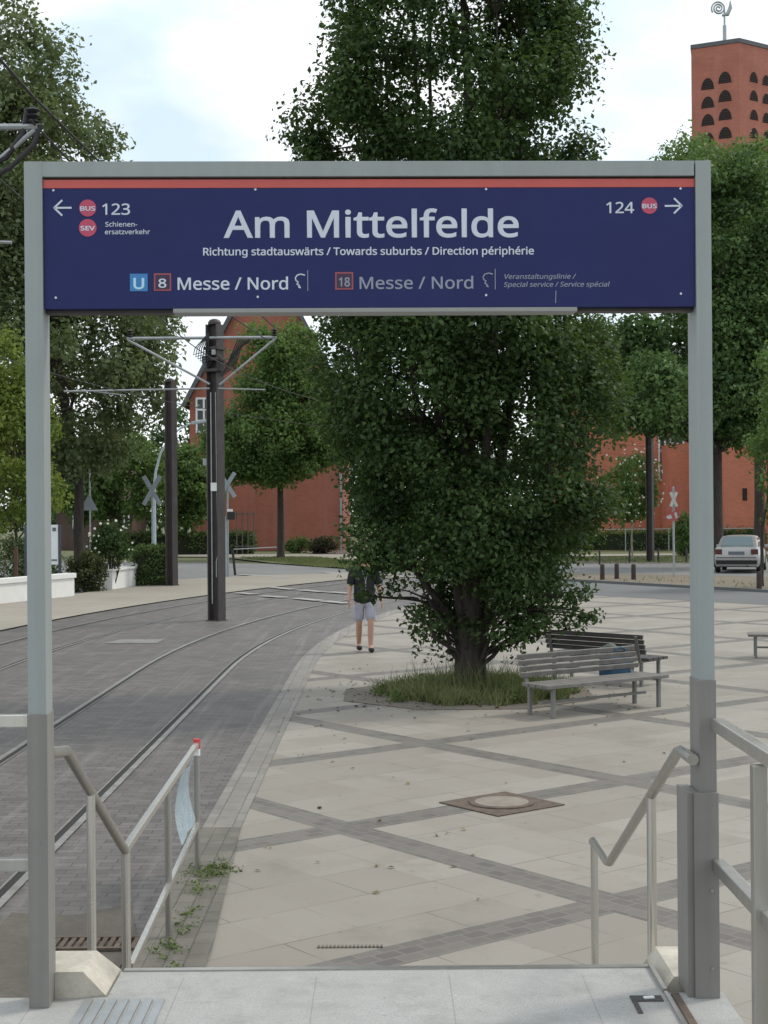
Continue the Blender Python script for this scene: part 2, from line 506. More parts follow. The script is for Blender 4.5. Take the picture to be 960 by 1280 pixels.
M['earth'] = ground_mat('bare_earth', (0.14, 0.115, 0.085), (0.20, 0.165, 0.12), (0.09, 0.085, 0.05), 0.6, 10)
M['soil'] = ground_mat('bed_soil', (0.12, 0.105, 0.085), (0.19, 0.165, 0.135), (0.07, 0.07, 0.05), 1.5, 14)
M['lawn'] = ground_mat('lawn', (0.070, 0.090, 0.030), (0.135, 0.135, 0.055), (0.05, 0.07, 0.025), 0.5, 9)
M['dirtstrip'] = ground_mat('gravelly_dirt', (0.075, 0.066, 0.055), (0.12, 0.105, 0.088), (0.05, 0.05, 0.036), 1.5, 22)
M['fadedpaint'] = ground_mat('faded_paint', (0.15, 0.145, 0.14), (0.24, 0.235, 0.225), (0.13, 0.125, 0.12), 3.0, 20, 0.7)
M['paint'] = ground_mat('worn_paint', (0.26, 0.255, 0.245), (0.42, 0.41, 0.39), (0.17, 0.16, 0.155), 2.5, 20, 0.7)

def granite_mat():
    t = NT('granite_slab')
    p = t.pos()
    f = t.noise(160, 3, p)
    c = t.ramp(f, [(0.3, (0.25, 0.252, 0.246)), (0.5, (0.345, 0.347, 0.338)), (0.75, (0.42, 0.42, 0.41))])
    c = t.mix(t.ramp(t.noise(2.2, 5, p), [(0.4, 0.0), (0.72, 0.45)]), c, (0.29, 0.285, 0.27))
    c = t.mix(t.ramp(t.noise(14, 4, p), [(0.55, 0.0), (0.8, 0.35)]), c, (0.5, 0.49, 0.47))
    c = t.mix(t.ramp(t.noise(5.0, 6, p, 0.7), [(0.50, 0.0), (0.70, 0.5)]), c, (0.20, 0.196, 0.182))
    c = t.mix(t.ramp(t.noise(28, 3, p), [(0.66, 0.0), (0.72, 0.5)]), c, (0.15, 0.146, 0.135))
    sp = t.n('ShaderNodeSeparateXYZ')
    t.link(p, sp.inputs[0])
    fr = t.math('FRACT', t.math('ADD', t.math('DIVIDE', t.math('ADD', sp.outputs[0], 0.25), 0.466), 0.5))
    j = t.math('LESS_THAN', t.math('ABSOLUTE', t.math('SUBTRACT', fr, 0.5)), 0.0045)
    jy = t.math('LESS_THAN', sp.outputs[1], 5.26)
    t.color(t.mix(t.math('MULTIPLY', t.math('MULTIPLY', j, jy), 0.40), c, (0.12, 0.117, 0.107)))
    t.rough(0.62)
    t.bump(f, 0.15, 0.002)
    return t.m
M['granite'] = granite_mat()

# ------------------------------------------------------------------ mesh builder
def wm(o):
    m = o.matrix_basis.copy()
    while o.parent:
        o = o.parent
        m = o.matrix_basis @ m
    return m

class MB:
    def __init__(self):
        self.v, self.f = [], []
    def add(self, vs, fs):
        k = len(self.v)
        self.v += [tuple(v) for v in vs]
        self.f += [tuple(i + k for i in f) for f in fs]
        return self
    def box(self, c, s, rz=0.0, bev=0.0):
        x, y, z = (q / 2 for q in s)
        m = Matrix.Translation(c) @ Matrix.Rotation(rz, 4, 'Z')
        bm = bmesh.new()
        bmesh.ops.create_cube(bm, size=1, matrix=m @ Matrix.Diagonal((s[0], s[1], s[2], 1)))
        if bev:
            bmesh.ops.bevel(bm, geom=bm.edges[:], offset=bev, segments=2, affect='EDGES', profile=0.7)
        self.bm(bm)
        return self
    def bm(self, bm):
        bm.verts.ensure_lookup_table()
        bm.verts.index_update()
        self.add([v.co for v in bm.verts], [[v.index for v in f.verts] for f in bm.faces])
        bm.free()
        return self
    def bar(self, a, b, wx, wy, up=(0, 0, 1), bev=0.0):
        """rectangular bar from a to b; wx sideways, wy along up"""
        a, b = Vector(a), Vector(b)
        t = (b - a)
        ln = t.length
        t.normalize()
        up = Vector(up)
        s = t.cross(up)
        if s.length < 1e-4:
            s = t.cross(Vector((0, 1, 0)))
        s.normalize()
        u = s.cross(t)
        m = Matrix((s, t, u)).transposed().to_4x4()
        m.translation = (a + b) / 2
        bm = bmesh.new()
        bmesh.ops.create_cube(bm, size=1, matrix=m @ Matrix.Diagonal((wx, ln, wy, 1)))
        if bev:
            bmesh.ops.bevel(bm, geom=bm.edges[:], offset=bev, segments=2, affect='EDGES', profile=0.7)
        return self.bm(bm)
    def tube(self, pts, r, n=10, caps=True):
        pts = [Vector(p) for p in pts]
        rs = r if isinstance(r, (list, tuple)) else [r] * len(pts)
        rings = []
        prev = None
        for i, p in enumerate(pts):
            if i == 0:
                t = pts[1] - p
            elif i == len(pts) - 1:
                t = p - pts[i - 1]
            else:
                t = (pts[i + 1] - p).normalized() + (p - pts[i - 1]).normalized()
            t.normalize()
            if prev is None:
                ref = Vector((0, 0, 1)) if abs(t.z) < 0.9 else Vector((1, 0, 0))
                s = t.cross(ref).normalized()
            else:
                s = (prev - t * prev.dot(t)).normalized()
            prev = s
            u = t.cross(s)
            k = 1.0
            if 0 < i < len(pts) - 1:
                cs = (pts[i + 1] - p).normalized().dot((p - pts[i - 1]).normalized())
                k = 1.0 / max(0.6, math.sqrt(max(0.0, (1 + cs) / 2)))
            rings.append([p + (s * math.cos(q) + u * math.sin(q)) * rs[i] * (k if k < 1.15 else 1.15) for q in [2 * math.pi * j / n for j in range(n)]])
        vs = [v for rg in rings for v in rg]
        fs = []
        for i in range(len(rings) - 1):
            for j in range(n):
                a, b = i * n + j, i * n + (j + 1) % n
                fs.append((a, b, b + n, a + n))
        if caps:
            fs.append(tuple(range(n - 1, -1, -1)))
            fs.append(tuple(range((len(rings) - 1) * n, len(rings) * n)))
        return self.add(vs, fs)
    def prism(self, poly, axis_vec, base=None):
        """extrude a 3-D polygon by axis_vec"""
        a = Vector(axis_vec)
        n = len(poly)
        vs = [Vector(p) for p in poly] + [Vector(p) + a for p in poly]
        fs = [tuple(range(n - 1, -1, -1)), tuple(range(n, 2 * n))]
        for i in range(n):
            j = (i + 1) % n
            fs.append((i, j, j + n, i + n))
        return self.add(vs, fs)
    def poly(self, pts):
        return self.add(pts, [tuple(range(len(pts)))])
    def lathe(self, prof, c=(0, 0, 0), n=16):
        c = Vector(c)
        vs, fs = [], []
        for r, z in prof:
            for j in range(n):
                q = 2 * math.pi * j / n
                vs.append(c + Vector((r * math.cos(q), r * math.sin(q), z)))
        for i in range(len(prof) - 1):
            for j in range(n):
                a, b = i * n + j, i * n + (j + 1) % n
                fs.append((a, b, b + n, a + n))
        fs.append(tuple(range(n - 1, -1, -1)))
        fs.append(tuple(range((len(prof) - 1) * n, len(prof) * n)))
        return self.add(vs, fs)
    def loft(self, rings, closed_ends=True):
        n = len(rings[0])
        vs = [v for r_ in rings for v in r_]
        fs = []
        for i in range(len(rings) - 1):
            for j in range(n):
                a, b = i * n + j, i * n + (j + 1) % n
                fs.append((a, b, b + n, a + n))
        if closed_ends:
            fs.append(tuple(range(n - 1, -1, -1)))
            fs.append(tuple(range((len(rings) - 1) * n, len(rings) * n)))
        return self.add(vs, fs)
    def build(self, name, mat, parent=None, world=False, smooth=False, fixn=True):
        me = bpy.data.meshes.new(name)
        vs = self.v
        if world and parent is not None:
            inv = wm(parent).inverted()
            vs = [tuple(inv @ Vector(v)) for v in vs]
        me.from_pydata(vs, [], self.f)
        if fixn:
            bm = bmesh.new()
            bm.from_mesh(me)
            bmesh.ops.recalc_face_normals(bm, faces=bm.faces[:])
            bm.to_mesh(me)
            bm.free()
        me.materials.append(mat)
        if smooth:
            for p in me.polygons:
                p.use_smooth = True
            try:
                me.set_sharp_from_angle(angle=R(40))
            except Exception:
                pass
        o = bpy.data.objects.new(name, me)
        COL.objects.link(o)
        if parent is not None:
            o.parent = parent
        return o

def tag(o, label=None, cat=None, group=None, kind=None):
    if label:
        o['label'] = label
    if cat:
        o['category'] = cat
    if group:
        o['group'] = group
    if kind:
        o['kind'] = kind
    return o

def thing(name, label, cat, loc=(0, 0, 0), rz=0.0, group=None):
    o = bpy.data.objects.new(name, None)
    o.empty_display_size = 0.2
    COL.objects.link(o)
    o.location = loc
    o.rotation_euler = (0, 0, rz)
    return tag(o, label, cat, group)

def copy_tree(o, parent=None):
    c = o.copy()
    COL.objects.link(c)
    if parent is not None:
        c.parent = parent
    for ch in list(o.children):
        copy_tree(ch, c)
    return c

def struct(name, mb, mat):
    o = mb.build(name, mat)
    return tag(o, kind='structure')

def sheet(name, pts, z, mat):
    mb = MB()
    mb.poly([(p[0], p[1], z) for p in pts])
    o = mb.build(name, mat, fixn=False)
    me = o.data
    if me.polygons[0].normal.z < 0:
        me.flip_normals()
    return tag(o, kind='structure')

# ------------------------------------------------------------------ ground and roads
AC = (58.77, 23.2)        # curve centre and radius of the near track's inner rail
DC = (62.49, 22.8)                  # the same for the far track's outer rail

def curve(cx, cy, r, phi_end=29, y_start=-6.0, tail=26.0, step=1.0):
    pts = []
    y = y_start
    while y < cy - 0.01:
        pts.append((cx - r, y))
        y += 1.0
    a = 0.0
    while a <= phi_end:
        pts.append((cx - r * math.cos(R(a)), cy + r * math.sin(R(a))))
        a += step
    e = pts[-1]
    pts.append((e[0] + math.sin(R(phi_end)) * tail, e[1] + math.cos(R(phi_end)) * tail))
    return pts

g = MB()
N = 40
for i in range(1):
    g.poly([(-500, -60, -0.02), (500, -60, -0.02), (500, 900, -0.02), (-500, 900, -0.02)])
tag(g.build('ground', M['lawn'], fixn=False), kind='structure')

# asphalt of the junction, under everything else
sheet('road', nom([(-60, 19), (-9, 19), (3, 16), (40, -8), (60, -20), (60, 4), (11.2, 23.4), (7.1, 27.0), (-1.4, 34.2), (-5.6, 38.6), (-30, 46), (-60, 50)]), 0.0, M['asphalt'])
trk_l = curve(*DC, 71.1, 29, -6, 18)
trk_r = curve(*AC, 60.2, 29, -6, 18)
sheet('trackbed', trk_l + trk_r[::-1], 0.004, M['cobbles'])
kin = curve(*AC, 60.2, 28, 5.4, 5)
kout = curve(*AC, 59.9, 28, 5.4, 5)
near_pavers = [(-1.43, 2.9), (-0.98, 2.9), (-0.98, 4.45), (-1.13, 6.2), (-1.43, 6.2)]
sheet('kerb_strip', kin + kout[::-1], 0.012, M['kerbsett'])
sheet('paver_strip', nom(near_pavers), 0.018, M['kerbdirty'])
# plaza: from the kerb strip to the street
pe = [p for p in curve(*AC, 59.9, 20, 3.5, 0.1)]
sheet('plaza', pe + nom([(5.0, 23.6), (6.05, 22.9), (9.7, 20.3), (30, 5.5), (30, -4), (-1.13, -4)]), 0.008, M['plaza'])
# street alongside the plaza on the right
sheet('street', nom([(3.4, 25.0), (6.05, 22.95), (9.7, 20.35), (34, 2.5), (38, 6), (11.2, 23.4), (7.1, 27.0), (4.0, 29.5)]), 0.006, M['asphaltdark'])
kb = MB()
for a, b in (((38, 1.8), (11.2, 23.45)), ((11.2, 23.45), (7.1, 27.05)), ((7.1, 27.05), (4.8, 29.0))):
    kb.bar((a[0], KD * a[1], 0.03), (b[0], KD * b[1], 0.03), 0.14, 0.12)
struct('kerb', kb, M['asphaltdark'])
sheet('earth_strip', nom([(11.25, 23.55), (7.1, 27.15), (4.9, 29.1), (6.6, 31.2), (12, 29.6), (22, 24), (40, 10), (39, 3)]), 0.02, M['earth'])
sheet('service_road', nom([(6.6, 31.2), (12, 29.6), (22, 24), (60, 4), (60, 22), (24, 40), (16, 36.0), (5, 36.5), (3, 33)]), 0.012, M['asphalt'])
sheet('footpath', nom([(-2, 42.0), (30, 43.5), (60, 44), (60, 45.5), (30, 45.2), (-2, 44.0)]), 0.012, M['walk'])
# left pavement
pav = [p for p in curve(*DC, 71.1, 26, -6, 0.5)]
sheet('pavement', pav + nom([(1.5, 29.8), (-1.0, 32.2), (-5.0, 31.0), (-7.6, 29.5), (-8.2, 27.2), (-9.6, 24.1), (-11.0, 21.7), (-16, 14), (-16, -4)]), 0.03, M['walk'])
# verge with the linden and the pavement beyond it
sheet('verge', nom([(0.6, 33.2), (-1.4, 34.3), (-5.4, 38.4), (-9.0, 44.0), (-3, 41.5), (2.5, 38)]), 0.05, M['lawn'])
sheet('far_pavement', nom([(-9.5, 44.5), (-3, 41.7), (2.5, 38.2), (8, 37.5), (8, 41), (-2, 46), (-14, 48), (-16, 46)]), 0.035, M['walk'])
sheet('forecourt', nom([(-4.6, 46.5), (-0.6, 45.8), (-0.2, 51), (-4.2, 51)]), 0.04, M['tiles'])
sheet('dirt_patch', nom([(-2.3, 2.9), (-1.44, 2.9), (-1.44, 4.6), (-1.6, 5.0), (-1.9, 4.85), (-2.3, 4.9)]), 0.016, M['dirtstrip'])

# painted marks on the track bed
mk = MB()
def dash(a, b, wd):
    a, b = G(*a), G(*b)
    t = (b - a).normalized()
    s = Vector((-t.y, t.x, 0)) * wd / 2
    mk.poly([(p.x, p.y, 0.034) for p in (a - s, b - s, b + s, a + s)])
for a, b in (((340, 735), (367, 738)), ((297, 742), (318, 744)), ((328, 746), (357, 748)), ((370, 749), (400, 752)),
             ((405, 752.5), (434, 755.5)), ((376, 738.5), (404, 741)), ((410, 741), (437, 743)), ((300, 719), (360, 722)), ((400, 716), (440, 718))):
    dash(a, b, 0.36)
tag(mk.build('road_marking', M['paint'], fixn=False), kind='structure')
mk = MB()
mk.poly([tuple(G(x, y, 0.012)) for x, y in ((130, 804), (152, 799), (206, 799), (196, 804))])
tag(mk.build('trackbed_marking', M['fadedpaint'], fixn=False), kind='structure')

# tram rails
RAILS = [(AC, 61.2, 'grooved tram rail next to the plaza kerb strip'),
         (AC, 62.635, 'grooved tram rail in the setts, second from the plaza'),
         (DC, 68.565, 'grooved tram rail just beyond the paved gap holding the mast'),
         (DC, 70.0, 'grooved tram rail running beside the beige pavement')]
for (c, r, lab) in RAILS:
    def strip(r0, r1, z):
        a, b = curve(*c, r0), curve(*c, r1)
        mb = MB()
        n = len(a)
        mb.add([(p[0], p[1], z) for p in a] + [(p[0], p[1], z) for p in b], [(i, i + 1, n + i + 1, n + i) for i in range(n - 1)])
        return mb
    inner = 1 if r in (61.2, 68.565) else -1
    h = strip(r - 0.030, r + 0.030, 0.013).build('tram_rail', M['railtop'])
    tag(h, lab, 'tram rail', 'rails of the two tram tracks')
    gr = strip(r + inner * 0.033, r + inner * 0.085, 0.010).build('groove', M['groove'], h)
    strip(r + inner * 0.088, r + inner * 0.103, 0.013).build('guard_lip', M['railtop'], h)

# ------------------------------------------------------------------ platform, stairs, cheeks
ZP = 0.82
pf = MB()
pf.box((-3.45, 0.025, ZP / 2), (9.16, 10.05, ZP))
pf.box((-0.002, 5.19, 0.40), (1.892, 0.281, 0.839))
o = struct('platform', pf, M['granite'])
st = MB()
for i in range(4):
    y0 = 5.345 + 0.40 * i
    h = 0.82 - 0.165 * (i + 1)
    st.box((0.0, y0 + 0.20 + 0.001 * i, h / 2), (1.9, 0.405, h))
struct('stairs', st, M['granite'])
nz_ = MB()
nz_.box((0.005, 5.341, 0.818), (1.89, 0.03, 0.014))
nz_.build('nosing', M['dsteel'], o)
gp = MB()
for i in range(7):
    gp.box((-1.0 + 0.04 * i + 0.0, 4.78, ZP + 0.004), (0.028, 0.46, 0.008))
gp.build('grooved_plate', M['galv'], o)
gj = MB()
gj.box((0.965, 2.43, ZP + 0.003), (0.026, 5.2, 0.006))
gj.build('joint_strip', M['rust'], o)
gj = MB()
gj.box((0.935, 5.19, ZP + 0.008), (0.014, 0.29, 0.016))
gj.bar((0.935, 2.2, ZP + 0.005), (0.935, 5.04, ZP + 0.005), 0.012, 0.012)
gj.build('edge_profile', M['dsteel'], o)
for cx_, cy_, sx_, sy_ in ((0.862, 4.985, 0.105, 0.055), (0.818, 4.90, 0.016, 0.12)):
    hp = MB()
    hp.box((cx_, cy_, ZP + 0.002), (sx_, sy_, 0.004))
    hp.build('hatch_shade', M['hatch'], o)  # raised dark strips stand in for shade in the recess
hp = MB()
hp.box((0.87, 4.985, ZP + 0.006), (0.035, 0.016, 0.005), R(10))
hp.build('hatch_latch', M['signwhite'], o)
# stone cheeks of the stair
ck = MB()
a = [(-1.30, 2.715, ZP - 0.2), (-0.955, 2.715, ZP - 0.2), (-0.955, 2.715, ZP + 0.075), (-1.30, 2.715, ZP + 0.075)]
pr = [(-1.17, -0.3), (-0.955, -0.3), (-0.955, 0.003), (-1.025, 0.09), (-1.17, 0.09)]
ck.loft([[Vector((x, 5.06 if z < 0.05 else 5.035, ZP + z)) for x, z in pr],
         [Vector((x, 5.28 if z > 0.05 else 5.35, ZP + z)) for x, z in pr],
         [Vector((x, 6.7, 0.0 + z * 0.4)) for x, z in pr]])
ob = ck.build('stair_cheek', M['cheek'])
tag(ob, 'chamfered stone block at the foot of the railing beside dark setts', 'stone block', 'stone cheeks of the platform stair')
ck = MB()
pr = [(0.952, -0.3), (1.13, -0.3), (1.13, 0.025), (0.985, 0.025), (0.952, -0.02)]
ck.loft([[Vector((x, 5.14, ZP + z)) for x, z in pr],
         [Vector((x, 5.5, ZP + z)) for x, z in pr],
         [Vector((x, 6.9, 0.05 + z * 0.5)) for x, z in pr]])
ob = ck.build('stair_cheek', M['cheek'])
tag(ob, 'worn pale stone strip behind the doubled lower post', 'stone block', 'stone cheeks of the platform stair')
dg = MB()
for i in range(12):
    dg.box((-1.92 + i * 0.045, 8.45, 0.028), (0.026, 0.20, 0.012))
dg.box((-1.67, 8.34, 0.028), (0.56, 0.03, 0.016))
dg.box((-1.67, 8.56, 0.028), (0.56, 0.03, 0.016))
tag(dg.build('drain_grate', M['rust']), 'rusty slotted drain grate in the dirt under the handrail', 'drain grate', 'drain grates in the paving')
dg = MB()
for i in range(17):
    dg.box((-0.385 + i * 0.022, 8.40, 0.014), (0.012, 0.04, 0.006))
tag(dg.build('drain_grate', M['slot']), 'narrow brown slot drain along the platform edge on the plaza', 'drain grate', 'drain grates in the paving')

# ------------------------------------------------------------------ station sign portal
K = 0.0145
PY = 2.66
def SP(px, py):
    dx, dy = unroll(px, py)
    d = PY / (1 - K * dx / F)
    return Vector((dx * d / F, KD * d, CAM_H - dy * d / F))
portal = thing('station_sign', 'tall grey portal frame carrying a navy station name board', 'station sign', (0, KD * PY, ZP), math.atan(K * KD))
PINV = wm(portal).inverted()
def SL(px, py):
    """local x and z on the portal's front plane"""
    v = PINV @ SP(px, py)
    return v.x, v.z
xl0, zt = SL(30.5, 203)
xl1, _ = SL(54, 300)
xr0, _ = SL(872, 300)
xr1, _ = SL(889, 300)
xl0, _ = SL(33, 640)
xr1, _ = SL(892, 640)
zt = SL(460, 201)[1]
zb = SL(460, 220)[1]
PW = xl1 - xl0
mb = MB()
pw = 0.060
mb.box((xl0 + pw / 2, 0.055, (zt) / 2), (pw, 0.11, zt), 0, 0.003)
lp = mb.build('post', M['frame'], portal)
mb = MB()
pwr = 0.052
mb.box((xr1 - pwr / 2, 0.065, zt / 2), (pwr, 0.13, zt), 0, 0.003)
rpst = mb.build('post', M['frame'], portal)
mb = MB()
mb.box(((xl0 + xr1) / 2, 0.055, (zt + zb) / 2), (xr1 - xl0 - pw - pwr, 0.106, zt - zb), 0, 0.002)
mb.build('crossbeam', M['frame'], portal)
zs = SL(50, 893)[1]
mb = MB()
mb.box((xl0 + pw / 2, 0.055, zs / 2), (pw + 0.006, 0.118, zs), 0, 0.003)
mb.build('sleeve', M['sleeve'], lp)
zs = SL(878, 850)[1]
mb = MB()
mb.box((xr1 - pwr / 2, 0.065, zs / 2), (pwr + 0.006, 0.138, zs), 0, 0.003)
mb.build('sleeve', M['sleeve'], rpst)
zs2 = SL(876, 990)[1]
mb = MB()
mb.box((xr1 - pwr / 2 - 0.010, -0.012, zs2 / 2), (0.082, 0.012, zs2), 0, 0.002)
mb.box((xr1 - pwr - 0.026, 0.075, zs2 / 2), (0.040, 0.155, zs2), 0, 0.002)
cv = mb.build('cover_plate', M['sleeve'], rpst)
for zz in (0.10, 0.36):
    mb = MB()
    mb.lathe([(0.006, 0), (0.006, 0.004)], (0, 0, 0), 8)
    k = len(mb.v) - 16
    for i in range(k, len(mb.v)):
        x, y, z = mb.v[i]
        mb.v[i] = (xr1 - 0.02 + x, -0.018 - z, zz + y)
    mb.build('bolt', M['dsteel'], cv)
# board
bx0, bz1 = xl0 + pw + 0.001, zb - 0.001
bx1 = xr1 - pwr - 0.001
bz0 = SL(460, 384)[1]
zr = SL(460, 234)[1]
mb = MB()
mb.box(((bx0 + bx1) / 2, 0.058, (bz0 + zr) / 2), (bx1 - bx0, 0.092, zr - bz0), 0, 0.001)
board = mb.build('sign_board', M['navy'], portal)
mb = MB()
mb.box(((bx0 + bx1) / 2, 0.0575, (bz1 + zr) / 2 - 0.003), (bx1 - bx0, 0.092, bz1 - zr - 0.008), 0, 0.001)
mb.build('red_stripe', M['stripe'], portal)
ux0, ux1 = SL(216, 386)[0], SL(722, 382)[0]
mb = MB()
mb.box(((ux0 + ux1) / 2, 0.056, bz0 - 0.008), (ux1 - ux0, 0.098, 0.014), 0, 0.002)
mb.build('lamp_housing', M['lampstrip'], portal)
for a_, b_ in ((bx0, ux0), (ux1, bx1)):
    mb = MB()
    mb.box(((a_ + b_) / 2, 0.07, bz0 - 0.006), (b_ - a_ - 0.002, 0.06, 0.010))
    mb.build('lower_rail', M['mast'], portal)  # dark colour stands in for shade under the board's ends

FACE = 0.0115        # local y of the board's front
def load_font():
    import os
    try:
        p = os.path.join(bpy.utils.system_resource('DATAFILES', path='fonts'), 'NotoSansHebrew-Regular.woff2')
        if os.path.exists(p):
            return bpy.data.fonts.load(p)
    except Exception:
        pass
    return None
FONT = load_font()

def letter_mesh(name, body, l, r, base, cap, mat, bold=0.02, shear=0.0, parent=None, yoff=0.0):
    c = bpy.data.curves.new('lettering', 'FONT')
    c.body = body
    if FONT:
        c.font = FONT
    c.size = 1.0
    c.bevel_depth = bold * 0.8
    c.bevel_resolution = 0
    c.extrude = 0.004
    c.shear = shear
    c.resolution_u = 6
    tmp = bpy.data.objects.new('lettering_curve', c)
    COL.objects.link(tmp)
    dg_ = bpy.context.evaluated_depsgraph_get()
    dg_.update()
    me = bpy.data.meshes.new_from_object(tmp.evaluated_get(dg_))
    bpy.data.objects.remove(tmp)
    bpy.data.curves.remove(c)
    n = len(me.vertices)
    co = np.empty(n * 3)
    me.vertices.foreach_get('co', co)
    co = co.reshape(-1, 3)
    x0, x1 = co[:, 0].min(), co[:, 0].max()
    lx, lz = SL(l, base)
    rx, _ = SL(r, base - (r - l) * ROLL)
    czt = SL(l, base - cap)[1]
    sx = (rx - lx) / (x1 - x0)
    sz = (czt - lz) / 0.72
    vx = lx + (co[:, 0] - x0) * sx
    vz = lz + co[:, 1] * sz
    vy = FACE - yoff - 0.0006 - co[:, 2] * 0.02
    nc = np.stack([vx, vy, vz], 1)
    me.vertices.foreach_set('co', nc.ravel())
    me.materials.clear()
    me.materials.append(mat)
    me.update()
    o_ = bpy.data.objects.new(name, me)
    COL.objects.link(o_)
    o_.parent = parent or board
    return o_

T = letter_mesh
T('lettering', 'Am Mittelfelde', 279, 649, 296, 41, M['letter'], 0.018)
T('lettering', 'Richtung stadtauswärts / Towards suburbs / Direction périphérie', 253.5, 668, 318.5, 11.5, M['letter'], 0.020)
T('lettering', 'Messe / Nord', 221.5, 360, 361.5, 18.5, M['letter'], 0.016)
T('lettering', 'Messe / Nord', 449.5, 592, 360.5, 18.5, M['letter_dim'], 0.012)
T('lettering', '123', 127, 162, 267.5, 17, M['letter'], 0.014)
T('lettering', 'Schienen-', 131, 171, 282.5, 7.2, M['letter'], 0.012)
T('lettering', 'ersatzverkehr', 130.5, 187, 292, 7.2, M['letter'], 0.012)
T('lettering', '124', 758.5, 793.5, 265.5, 17, M['letter'], 0.014)
T('lettering', 'Veranstaltungslinie /', 631, 721, 348, 7.4, M['letter_dim'], 0.012, 0.2)
T('lettering', 'Special service / Service spécial', 630, 763, 358, 7.4, M['letter_dim'], 0.012, 0.2)

def disc(px, py, r_px, mat, name):
    x, z = SL(px, py)
    rr = r_px * PY / F
    m_ = MB()
    m_.prism([(x + rr * math.cos(q), FACE - 0.0004, z + rr * math.sin(q)) for q in [2 * math.pi * i / 28 for i in range(28)]], (0, -0.0012, 0))
    return m_.build(name, mat, board)
def panel(x0, y0, x1, y1, mat, name, off=0.0004):
    a, b = SL(x0, y1), SL(x1, y0)
    m_ = MB()
    m_.prism([(a[0], FACE - off, a[1]), (b[0], FACE - off, a[1]), (b[0], FACE - off, b[1]), (a[0], FACE - off, b[1])], (0, -0.0012, 0))
    return m_.build(name, mat, board)
def strokes(lines, wpx, mat, name, off=0.0):
    m_ = MB()
    hw = wpx * PY / F / 2
    for ln in lines:
        q = [Vector((SL(*p)[0], FACE - off, SL(*p)[1])) for p in ln]
        for a, b in zip(q, q[1:]):
            t_ = (b - a).normalized()
            s_ = Vector((-t_.z, 0, t_.x)) * hw
            e_ = t_ * hw * 0.6
            m_.prism([a - s_ - e_, b - s_ + e_, b + s_ + e_, a + s_ - e_], (0, -0.0013, 0))
    return m_.build(name, mat, board)

disc(109, 259.3, 10.6, M['roundel'], 'roundel')
disc(109, 284, 11, M['roundel'], 'roundel')
disc(812.5, 256.3, 10.3, M['roundel'], 'roundel')
T('lettering', 'BUS', 99.5, 118.5, 262.6, 6.6, M['letter'], 0.034, 0, board, 0.0016)
T('lettering', 'SEV', 99.8, 118.3, 287.4, 6.8, M['letter'], 0.034, 0, board, 0.0016)
T('lettering', 'BUS', 803.5, 821.8, 259.6, 6.6, M['letter'], 0.034, 0, board, 0.0016)
panel(162, 341.5, 184, 363.5, M['ublue'], 'line_square')
T('lettering', 'U', 166.2, 180, 360.6, 16.5, M['upale'], 0.03, 0, board, 0.0016)
panel(192, 341, 213.5, 363, M['redline'], 'line_square')
panel(194, 343, 211.5, 361, M['plum'], 'line_square_field', 0.0018)
T('lettering', '8', 197.6, 207.8, 359, 13.5, M['letter'], 0.02, 0, board, 0.0032)
panel(419, 339.5, 441.5, 361.5, M['redline'], 'line_square')
panel(421, 341.5, 439.5, 359.5, M['plum'], 'line_square_field', 0.0018)
T('lettering', '18', 423.5, 437.5, 357.5, 13.5, M['letter_dim'], 0.03, 0, board, 0.0032)
strokes([[(67.5, 259), (88, 258.9)], [(76.5, 249.8), (67, 259), (76.5, 268.2)]], 2.3, M['letter'], 'arrow')
strokes([[(832.5, 256.6), (852.5, 256.4)], [(843.8, 247.4), (853, 256.4), (843.8, 265.4)]], 2.3, M['letter'], 'arrow')
lg = [(380.7, 343.2), (376, 342), (371.5, 343.2), (369, 346.6), (369.8, 350), (372.8, 352.2), (371, 354.8), (373.8, 356), (373.5, 358.6)]
strokes([lg, [(374.3, 357.3), (375.4, 359.3)]], 1.5, M['letter'], 'fair_emblem')
strokes([[(x + 235.2, y - 1.3) for x, y in lg], [(609.5, 356), (610.6, 358)]], 1.5, M['letter_dim'], 'fair_emblem')
strokes([[(384.5, 337.5), (384.7, 363)]], 0.9, M['letter_dim'], 'divider')
strokes([[(619.3, 335.5), (619.5, 361)]], 0.9, M['letter_dim'], 'divider')
strokes([[(695.5, 363), (695, 378)]], 0.9, M['letter_dim'], 'scratch')
for px, py in ((66, 237), (319, 236), (608, 235.5), (851.5, 234.8), (69, 371.5), (322, 370.5), (608, 368.3), (852, 366.5)):
    disc(px, py, 1.5, M['screw'], 'screw')

# ------------------------------------------------------------------ handrails
def V(*a):
    return Vector(a)
hr = thing('handrail', 'tubular steel handrail bending down the stair beside the tram tracks', 'handrail', Q(-1.21, 3.2, ZP), 0, 'handrails of the platform stair')
mb = MB()
mb.tube([Q(-1.21, 2.86, 1.60), Q(-1.21, 2.96, 1.572), Q(-1.21, 3.03, 1.555), Q(-1.205, 3.67, 0.915), Q(-1.205, 3.69, 0.90)], 0.0205, 14)
mb.build('rail', M['dsteel'], hr, True, True)
mb = MB()
mb.tube([Q(-1.208, 3.27, 0.40), Q(-1.208, 3.27, 1.31)], 0.0185, 14)
mb.build('post', M['steel'], hr, True, True)

